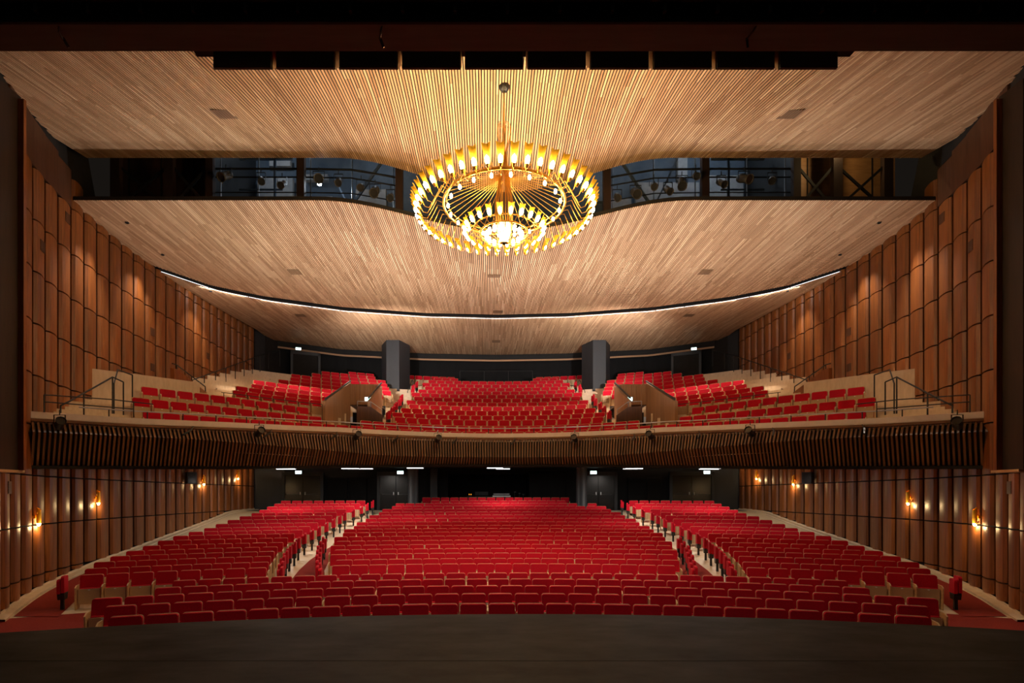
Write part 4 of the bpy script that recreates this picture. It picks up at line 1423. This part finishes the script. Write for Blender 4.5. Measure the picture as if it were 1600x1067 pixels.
# ------------------------------------------------------------------ LED bars under the balcony
BARS = [(-11.2, 20.4), (-8.8, 21.9), (-6.6, 23.6), (-3.95, 25.1), (-0.2, 25.9), (5.9, 23.6), (8.5, 21.9), (11.1, 20.4), (-10.6, 26.5), (-7.0, 28.3), (0.3, 29.6), (7.0, 28.3), (10.6, 26.5)]


def soffit_at(X, Z):
    i = int(np.argmin(np.abs(LEDGE.p[:, 0] - X))); z0 = LEDGE.p[i][1] + 0.16
    t = min(1, max(0, (Z - z0) / (34.4 - 0.1 * abs(X) - z0)))
    return soff_h(X) + (1.72 - soff_h(X)) * t ** 0.7


order_x = sorted(range(len(BARS)), key=lambda k: BARS[k][0])
for k, (X, Z) in enumerate(BARS):
    fr = k < 8
    idx = sorted([b[0] for b in (BARS[:8] if fr else BARS[8:])]).index(X) + 1
    h = soffit_at(X, Z) - 0.10
    m = MB(); m.box(-0.42, 0.42, -0.06, 0.06, -0.005, 0.09)
    o = m.build('led_bar_light', M['black'], loc=P(X, Z, h))
    tag(o, 'white LED bar under the balcony, %s from the left in the %s line' % (ordw(idx), 'front' if fr else 'rear'), 'ceiling light', 'LED bars under the balcony')
    m = MB(); m.box(-0.38, 0.38, -0.066, 0.05, -0.016, 0.012); m.build('diffuser', M['led'], o)
    area('led_bar_light', P(X, Z, h - 0.03), 0.75, 0.1, POW['bar'] * ((0.25 if abs(X) > 10 else 0.8) if fr else 1.6), (1.0, 0.90, 0.80))


# ------------------------------------------------------------------ spotlights
def spot_body(name, loc, direction, label, cat, group, L=0.42, r=0.11, mat='lampbody', yoke_to=None, parent=None):
    import mathutils
    q = mathutils.Vector(direction).to_track_quat('Z', 'Y')
    r0 = empty(name, loc); tag(r0, label, cat, group)
    m = MB(); m.lathe([(0.0, -L * 0.45), (r * 0.75, -L * 0.42), (r * 0.9, -L * 0.2), (r * 0.8, 0), (r * 0.85, L * 0.3), (r, L * 0.5), (r * 0.9, L * 0.5), (r * 0.85, L * 0.42)], 12)
    b = m.build('housing', M[mat], r0, smooth=True); b.rotation_euler = q.to_euler()
    m = MB(); m.lathe([(0.0, L * 0.41), (r * 0.86, L * 0.41)], 12); m.build('lens', M['lens'], b)
    m = MB()
    for s_ in (-1, 1): m.bar((s_ * (r + 0.03), 0, -0.02), (s_ * (r + 0.03), 0, 0.26), 0.012, 0.035)
    m.bar((-(r + 0.03), 0, 0.26), (r + 0.03, 0, 0.26), 0.035, 0.012); m.tube([(0, 0, 0.26), (0, 0, 0.40)], 0.015)
    m.build('yoke', M['black'], r0)
    return r0


LF = [(-12.95, 'far left end'), (-8.95, 'left side'), (-6.05, 'inner left'), (-2.85, 'left of centre'), (3.35, 'right of centre'), (6.2, 'inner right'), (9.0, 'right side'), (13.0, 'far right end')]
for X, lab in LF:
    i = int(np.argmin(np.abs(LEDGE.p[:, 0] - X))); p, n_ = LEDGE.p[i], LEDGE.n[i]
    q = p - n_ * 0.42
    h = ledge_h(X) - 0.36
    spot_body('front_spotlight', P(q[0], q[1], h), (-n_[0], -n_[1], 0.35), 'black spotlight hanging from the balcony ledge, %s' % lab, 'spotlight', 'balcony front spotlights', 0.5, 0.13, 'black')
    # wide upward wash added beside each fixture to brighten the slatted ceiling
    tgt = P(p[0] * 0.8, p[1] + 0.3, 10.5)
    if abs(X) < 12: spot('added_ceiling_wash', P(q[0] - n_[0] * 0.4, q[1] - n_[1] * 0.4, h + 0.3), tgt, POW['ceiling_fill'] * 0.5, NEUT, 144, 1.0, radius=0.12)
for k, (X, Z, nx, nz) in enumerate([c for c in LEDGE.sample(-0.12, 2.6, 0.25) if abs(c[0]) < 12]):
    m = MB(); m.bar((0, 0, 0), (-0.16, -0.22, -0.2), 0.05, 0.05); m.tube([(0, 0, 0), (0, 0.1, 0.12)], 0.02)
    o = m.build('lamp_bracket', M['black'], loc=P(X, Z, ledge_h(X) - 0.32))
    tag(o, 'small black lamp bracket under the balcony ledge, %s from the left' % ordw(k + 1), 'bracket', 'ledge brackets')

# downlights in the ceiling slot
TD = [-12.4, -10.2, -8.0, -5.6, -3.3, -1.1, 1.1, 3.3, 5.6, 8.0, 10.2, 12.4]
for k, X in enumerate(TD):
    Z = ztrough(X) + 0.22; h = h_mid(X, Z) + 0.12
    m = MB(); m.lathe([(0.0, 0.25), (0.07, 0.25), (0.07, 0.0), (0.06, 0.0), (0.055, 0.06), (0.0, 0.06)], 10)
    o = m.build('slot_downlight', M['black'], loc=P(X, Z, h - 0.02))
    tag(o, 'small black downlight in the curved ceiling slot, %s from the left' % ordw(k + 1), 'downlight', 'ceiling slot downlights')
    j = 8
    tx = X * 0.96; tz = Z + (-0.3 if abs(X) < 7 else 0.2)
    spot('slot_downlight', P(X, Z, h - 0.06), P(tx, tz, 4.5), POW['trough'] * (1.7 if abs(X) > 7 else 1.7 if abs(X) > 4.5 else 0.9), (1.0, 0.90, 0.80), 48 if abs(X) > 4.5 else 40, 0.9)
for side, wd in ((-1, 'left'), (1, 'right')):
    for k, (Z, zt, pw) in enumerate(((21.5, 21.4, 0.8), (25.5, 26.5, 0.55), (19.0, 17.3, 1.5))):
        X = wallx(Z) - 1.15
        h = h_mid(X, Z) - 0.03
        m = MB(); m.lathe([(0.0, 0.06), (0.06, 0.06), (0.065, 0.0), (0.05, -0.005), (0.045, 0.03), (0.0, 0.03)], 10)
        tag(m.build('wall_washer', M['black'], loc=P(side * X, Z, h)), 'recessed wall washer in the ceiling by the %s wall, %s from the stage' % (wd, ('second', 'third', 'first')[k]), 'downlight', 'ceiling wall washers')
        spot('wall_washer', P(side * X, Z, h - 0.04), P(side * (wallx(zt) + 0.2 - (1.2 if k == 2 else 0)), zt, 2.6 if k == 2 else 4.6), POW['wallwash'] * pw, (1.0, 0.84, 0.68), 80, 0.8)

# uplights added to brighten the rear ceiling
for side, wd in ((-1, 'left'), (1, 'right')):
    for k, (X, Z, h, tgt, lab) in enumerate(((12.9, 30.6, bf(9) + 0.02, (9.5, 30.2, 10), 'low black fill lamp added beside the %s balcony stairs'),
                                             (6.95, 28.12, 5.72, (5.6, 32.4, 10), 'black fill lamp added on the back wall of the %s entrance box'))):
        m = MB(); m.box(-0.35, 0.35, -0.06, 0.06, 0, 0.07)
        o = m.build('added_uplight', M['black'], loc=P(side * X, Z, h), rot=(0, 0, side * 0.3))
        tag(o, lab % wd, 'added_uplight', 'added balcony fill lamps')
        spot('added_uplight', P(side * X, Z, h + 0.25), P(side * tgt[0], tgt[1], tgt[2]), POW['rear'] * (1.0, 0.95)[k], NEUT, (155, 112)[k], 1.0, radius=0.1)

# ------------------------------------------------------------------ lighting catwalk behind the ceiling gap
cw = empty('lighting_catwalk', P(0, 19.1, 9.8))
tag(cw, 'black steel lighting catwalk seen through the gap between the ceilings', 'catwalk')
off = (0, -19.1, -(9.8 + EYE))


def cb(m, name, mat): return m.build(name, mat, cw, loc=off)


POSTS = (-13.8, -11.9, -10.45, -7.2, -3.7, 3.7, 7.2, 10.45, 11.9, 13.7)
for X in POSTS:
    wd_ = 0.16 if abs(X) > 11 else 0.13
    dip = 1.02 * bump(X, 6.2)
    m = MB(); m.box(X - wd_, X + wd_, 19.0, 19.2, EYE + 9.9 - dip, EYE + 13.4); cb(m, 'post', M['tower'])
for X0, X1 in ((-10.45, -7.2), (-7.2, -3.7), (3.7, 7.2), (7.2, 10.45)):
    for h, r_ in ((11.75, 0.035), (11.45, 0.025), (10.9, 0.02), (10.35, 0.03)):
        d0 = 0.95 * bump(X0, 6.2); d1 = 0.95 * bump(X1, 6.2)
        m = MB(); m.tube([P(X0, 19.25, h - d0), P((X0 + X1) / 2, 19.25, h - 0.95 * bump((X0 + X1) / 2, 6.2)), P(X1, 19.25, h - d1)], r_, 6); cb(m, 'pipe', M['black'])
    for X in (X0 + 0.25, (X0 + X1) / 2, X1 - 0.25):
        d0 = 0.95 * bump(X, 6.2)
        m = MB(); m.tube([P(X, 19.35, 9.95 - d0), P(X, 19.35, 12.6 - d0)], 0.025, 6); cb(m, 'upright', M['steel'])
for X0, X1 in ((-13.7, -12.0), (-11.8, -10.55), (10.55, 11.8), (12.0, 13.6)):
    m = MB(); m.bar(P(X0, 19.12, 10.3), P(X1, 19.12, 11.75), 0.05, 0.09); cb(m, 'cross_brace', M['black'])
    m = MB(); m.bar(P(X0, 19.15, 11.75), P(X1, 19.15, 10.3), 0.05, 0.09); cb(m, 'cross_brace', M['black'])
for X0, X1 in ((-13.7, -12.05), (-11.8, -10.6), (12.05, 13.5), (10.6, 11.75)):
    if abs(X0) + abs(X1) > 24:
        m = MB(); m.box(X0, X1, 19.0, 19.05, EYE + 9.95, EYE + 10.35); m.box((X0 + X1) / 2 - .06, (X0 + X1) / 2 + .06, 18.96, 19.0, EYE + 9.9, EYE + 10.3); cb(m, 'kick_board', M['ply'])
m = MB(); m.box(-10.5, 10.5, 18.9, 19.5, EYE + 10.02, EYE + 10.12)
pts0 = []; 
m = MB(); rows = [[], []]
for X in np.linspace(-10.5, 10.5, 40):
    d0 = 0.98 * bump(X, 6.2)
    rows[0].append(P(X, 18.95, 10.12 - d0)); rows[1].append(P(X, 18.95, 10.30 - d0))
m.grid(rows, 0); cb(m, 'toe_board', M['black'])
# technical room behind
m = MB()
m.add([P(-10.6, 23.2, 9.9), P(10.6, 23.2, 9.9), P(10.6, 23.2, 16), P(-10.6, 23.2, 16)], [(0, 1, 2, 3)], 0)
for X0, X1, h0, h1, mt in ((-10.4, -8.9, 12.3, 13.6, 1), (-8.4, -7.4, 13.5, 13.75, 1), (-6.2, -4.9, 12.0, 13.1, 1), (-8.3, -7.2, 12.2, 12.8, 1), (8.9, 10.4, 12.3, 13.7, 1), (5.8, 8.5, 12.5, 13.4, 1), (4.6, 5.6, 12.1, 12.7, 1),
                           (-9.9, -9.0, 14.1, 14.4, 1), (7.6, 8.0, 13.6, 15, 1), (3.9, 4.5, 12.6, 13.3, 0)):
    m.box(X0, X1, 22.9, 23.1, EYE + h0, EYE + h1, mt)
m.add([P(-10.6, 18.9, 15.8), P(10.6, 18.9, 15.8), P(10.6, 23.2, 15.8), P(-10.6, 23.2, 15.8)], [(3, 2, 1, 0)], 2)
for s_ in (-1, 1):
    m.add([P(s_ * 10.6, 19.3, 9.9), P(s_ * 10.6, 23.2, 9.9), P(s_ * 10.6, 23.2, 16), P(s_ * 10.6, 19.3, 16)], [(0, 1, 2, 3)], 2)
m.add([P(-15, 18.0, 16), P(15, 18.0, 16), P(15, 18.0, 12.2), P(-15, 18.0, 12.2)], [(0, 1, 2, 3)], 2)
tag(m.build('wall_technical', [M['tech'], M['tech_grey'], M['black']]), 'blue grey technical room wall behind the lighting catwalk', 'wall', kind='structure')
for s_, wd in ((-1, 'left'), (1, 'right')):
    m = MB(); a, b = sorted((s_ * 10.62, s_ * 14.6)); m.box(a, b, 19.9, 20.0, EYE + 9.8, EYE + 13.8)
    for k in range(3): m.box(a + 0.7 + k * 1.2, a + 0.74 + k * 1.2, 19.88, 19.9, EYE + 9.9, EYE + 13.8, 1)
    tag(m.build('wall_plywood_' + wd, [M['ply'] if s_ > 0 else M['dark_wood'], M['joint']]), 'plywood lining behind the cross braces on the %s of the catwalk' % wd, 'wall', kind='structure')  # left lining in darker wood: the unlit bay is put into its colour
m = MB()
for s_ in (-1, 1):
    pass
# frames of the side bays in the technical room
for s_ in (-1, 1):
    m = MB(); m.bar(P(s_ * 8.9, 21.0, 10.3), P(s_ * 8.9, 21.0, 13.6), 0.08); m.bar(P(s_ * 10.3, 21.0, 13.2), P(s_ * 8.2, 21.0, 13.2), 0.08); m.bar(P(s_ * 10.3, 21.0, 12.0), P(s_ * 8.6, 21.0, 12.0), 0.05)
    m.bar(P(s_ * 6.6, 21.2, 10.5), P(s_ * 4.2, 21.2, 14.0), 0.09); m.bar(P(s_ * 5.6, 21.4, 10.5), P(s_ * 7.4, 21.4, 14.2), 0.06)
    cb(m, 'roof_frame', M['tech'])
# spotlights on the catwalk
CS = [(-9.85, 11.35, (-0.3, -1, -0.8)), (-8.6, 11.2, (0.5, -1, -0.9)), (-7.85, 11.05, (0.1, -1, -0.8)), (-6.55, 11.25, (0.3, -1, -0.6)), (-5.85, 11.15, (0.2, -1, -0.9)),
      (-5.05, 10.95, (0.1, -1, -0.7)), (-4.55, 10.8, (0, -1, -0.9)), (-4.0, 10.6, (0.1, -1, -0.8)), (4.05, 10.6, (-0.1, -1, -0.8)), (4.7, 10.75, (0, -1, -0.8)),
      (5.35, 11.0, (-0.2, -1, -0.8)), (5.85, 10.85, (0.1, -1, -0.9)), (6.35, 11.1, (-0.3, -1, -1.2)), (6.85, 11.35, (-0.2, -1, -0.7)), (7.75, 11.1, (0.2, -1, -0.9)), (8.55, 11.25, (0.4, -1, -0.7)), (9.55, 11.2, (-0.5, -1, -0.8))]
for k, (X, h, d) in enumerate(CS):
    spot_body('catwalk_spotlight', P(X, 19.0, h), d, 'stage spotlight hanging on the catwalk pipes, %s from the left' % ordw(k + 1), 'spotlight', 'catwalk spotlights', 0.52 if k % 3 else 0.62, 0.13 if k % 3 else 0.17)
for X, h, wd in ((-5.0, 10.15, 'left'), (4.6, 10.1, 'right')):
    m = MB(); m.box(-0.3, 0.3, -0.05, 0.05, -0.06, 0.06); o = m.build('work_light', M['black'], loc=P(X, 20.6, h + 0.65)); tag(o, 'white work light tube in the technical room, %s of the chandelier' % wd, 'work light')
    m = MB(); m.box(-0.28, 0.28, -0.06, -0.05, -0.05, 0.05); m.build('tube', M['led'], o)
m = MB(); m.lathe([(0, 0), (0.09, 0.02), (0.11, 0.16), (0.0, 0.16)], 10); o = m.build('bright_work_lamp', M['lampbody'], loc=P(-6.9, 20.2, 11.75)); tag(o, 'glaring white work lamp among the catwalk spotlights on the left', 'work light')
m = MB(); m.lathe([(0, -0.05), (0.07, -0.03), (0.08, 0.02), (0, 0.03)], 10); m.build('lamp_glass', emit_mat('glare_white', (0.85, 0.95, 1.0), 40), o)
point('work_light', P(-6.9, 20.6, 11.9), POW['work'], COOL, 0.08)
for X in (-9.4, -5.0, 4.6, 7.6, 9.4):
    point('work_light', P(X, 21.3, 14.3), POW['work'] * 1.0, COOL, 0.1)

m = MB(); m.lathe([(0, 0.1), (0.06, 0.08), (0.07, 0.0), (0.0, 0.0)], 10); o = m.build('added_bay_lamp', M['lampbody'], loc=P(11.85, 18.75, 12.6)); tag(o, 'small warm lamp added out of sight behind the right end of the front ceiling', 'work light')  # lamp added out of sight to light the right plywood bays
m = MB(); m.lathe([(0, -0.05), (0.035, -0.03), (0.035, 0.0), (0, 0.0)], 10); m.build('lamp_glass', M['filament'], o)
m = MB(); m.tube([(0, 0, 0.1), (0, 0, 0.9)], 0.012, 5); m.build('hanger', M['black'], o)
point('added_bay_lamp', P(11.85, 18.75, 12.5), POW['work'] * 1.2, WARM, 0.05)

# ------------------------------------------------------------------ proscenium header and flaps over the stage edge
m = MB(); m.box(-9, 9, 6.84, 7.25, EYE + 6.018, EYE + 6.5)
hd = m.build('header_beam', M['beam'])
tag(hd, 'dark brown header beam spanning above the stage edge', 'beam', kind='structure')
m = MB(); m.box(-9, 9, 6.80, 6.84, EYE + 6.018, EYE + 6.085); m.build('bottom_flange', M['joint'], hd)
m = MB(); m.box(-5, 5, 7.45, 8.2, EYE + 6.72, EYE + 6.9); m.box(-5, -4.8, 7.1, 7.6, EYE + 6.4, EYE + 6.9); m.box(4.8, 5, 7.1, 7.6, EYE + 6.4, EYE + 6.9); tag(m.build('flap_carrier', M['joint']), 'black carrier beam that holds the row of wooden flaps behind the header', 'beam', kind='structure')
for k, X in enumerate((-1.9, 2.9, -6.05)):
    m = MB(); m.tube([(X, 6.86, EYE + 6.03), (X - 0.03, 6.9, EYE + 5.98), (X - 0.06, 7.0, EYE + 5.97)], 0.012, 5); m.bar((X - 0.06, 7.0, EYE + 5.99), (X - 0.02, 7.05, EYE + 5.90), 0.025)
    o = m.build('hanging_cable', M['black'], hd)
gr = empty('rigging_truss', P(0, 6.7, 6.2)); tag(gr, 'black rigging truss and pipes above the header beam', 'truss')
off = (0, -6.7, -(6.2 + EYE))
m = MB(); m.box(-8.5, 8.5, 6.78, 6.82, EYE + 6.09, EYE + 6.62); m.build('truss_panel', M['blackwall'], gr, loc=off)
for k in range(21):
    X = -6.9 + k * 0.66
    m = MB(); m.box(X - 0.02, X + 0.02, 6.72, 6.78, EYE + 6.09, EYE + 6.19); m.build('truss_rib', M['greywall'], gr, loc=off)
for h, r_ in ((6.20, 0.018), (6.26, 0.022), (6.40, 0.03)):
    m = MB(); m.tube([P(-8.5, 6.7, h), P(8.5, 6.7, h)], r_, 8); m.build('pipe', M['black'], gr, loc=off)
m = MB(); m.box(-9, 9, 6.5, 6.9, EYE + 6.62, EYE + 6.7); m.build('top_plate', M['black'], gr, loc=off)
for k in range(13):
    X = -5.9 + k * 0.93
    m = MB(); m.lathe([(0, -0.03), (0.025, -0.02), (0.03, 0.03), (0, 0.04)], 8)
    o = m.build('red_lamp', M['redlamp'], gr); o.location = (X, -0.06, 0.03)
FL = 10
for k in range(FL):
    X0 = -4.58 + k * 0.916 + 0.04; X1 = X0 + 0.836
    fl = empty('header_flap', P((X0 + X1) / 2, 7.8, 6.22)); tag(fl, 'dark wooden flap below the header beam, %s of ten from the left' % ordw(k + 1), 'flap', 'header flaps')
    w_ = (X1 - X0) / 2
    m = MB(); m.box(-w_, w_, -0.02, 0.02, 0, 0.5); m.build('flap_board', M['beam'], fl)
    for s_ in (-1, 1):
        m = MB(); m.prism([(0.02, 0.0), (0.02, 0.5), (0.42, 0.5), (0.36, 0.34)], s_ * w_ - 0.01, s_ * w_ + 0.01, 'x'); m.build('flap_bracket', M['oak'], fl)

for k, X in enumerate((-3.7, -1.2, 1.2, 3.7)):  # unseen downlights added to brighten the front stalls rows
    m = MB(); m.lathe([(0.0, 0.26), (0.08, 0.26), (0.08, 0.0), (0.07, 0.0), (0.065, 0.08), (0.0, 0.08)], 12)
    o = m.build('front_row_fill', M['black'], loc=P(X, 8.05, 6.46)); tag(o, 'black fill downlight added unseen behind the header flaps, %s from the left' % ordw(k + 1), 'downlight', 'added front row fill lights')
    spot('front_row_fill', P(X, 8.05, 6.44), P(X * 1.5, 12.4, -2.4), POW['header'], (1.0, 0.88, 0.78), 78, 0.9)

# ------------------------------------------------------------------ control booth at the back of the stalls
BZ, BH = 34.75, -0.15
m = MB(); m.box(-1.35, 1.35, -0.3, 0.4, 0.0, 0.06); m.box(-1.3, -1.2, -0.25, 0.35, -0.7, 0); m.box(1.2, 1.3, -0.25, 0.35, -0.7, 0)
tag(m.build('control_desk', M['black'], loc=P(-0.55, BZ + 0.1, BH + 0.02)), 'black desk in the control booth at the back of the stalls', 'desk')
m = MB(); m.prism([(-0.2, 0.0), (0.32, 0.0), (0.32, 0.30), (-0.2, 0.12)], -0.55, 0.55, 'x')
o = m.build('mixing_console', M['greywall'], loc=P(0.35, BZ, BH + 0.08)); tag(o, 'silver edged mixing console on the control booth desk', 'console')
m = MB(); m.box(-0.58, 0.58, -0.24, -0.20, -0.02, 0.06); m.box(-0.52, 0.50, -0.21, -0.18, 0.14, 0.18); m.build('metal_trim', M['plate'], o)
m = MB(); m.box(-0.45, 0.45, -0.02, 0.02, 0.05, 0.34); m.box(-0.1, 0.1, -0.08, 0.1, 0, 0.02); m.box(-0.03, 0.03, 0.0, 0.03, 0.02, 0.2)
o = m.build('monitor', M['blackwall'], loc=P(-0.95, BZ + 0.1, BH + 0.08)); tag(o, 'dark wide monitor left of the mixing console in the booth', 'monitor')
m = MB(); m.box(-0.43, 0.43, -0.026, -0.021, 0.07, 0.32)
for k in range(12): m.box(-0.40 + k * 0.068, -0.37 + k * 0.068, -0.03, -0.026, 0.10, 0.29, 1)
m.build('screen', [M['lens'], M['greywall']], o)
for k, X in enumerate((-1.75, -1.63)):
    m = MB(); m.lathe([(0.0, 0.0), (0.03, 0.0), (0.02, 0.04), (0.012, 0.10)], 8); o = m.build('desk_lamp', M['black'], loc=P(X, BZ, BH + 0.08))
    tag(o, 'tiny orange desk lamp in the booth, %s of the pair' % ('left', 'right')[k], 'lamp', 'booth lamps')
    m = MB(); m.lathe([(0, 0.10), (0.02, 0.11), (0.02, 0.16), (0, 0.18)], 8); m.build('glow', M['orange'], o)
for k, X in enumerate((1.2, 1.5, 1.75)):
    m = MB(); m.tube([(0, 0, 0), (0, 0, 0.32 - 0.08 * k), (0.05, -0.06, 0.40 - 0.08 * k)], 0.015, 6); m.lathe([(0.0, 0), (0.08, 0.0), (0.08, 0.02), (0, 0.02)], 10); m.box(-0.04, 0.08, -0.1, -0.04, 0.34 - 0.08 * k, 0.40 - 0.08 * k)
    tag(m.build('booth_stand', M['black'], loc=P(X, BZ, BH)), 'black equipment stand right of the console, %s from the left' % ordw(k + 1), 'stand', 'booth stands')
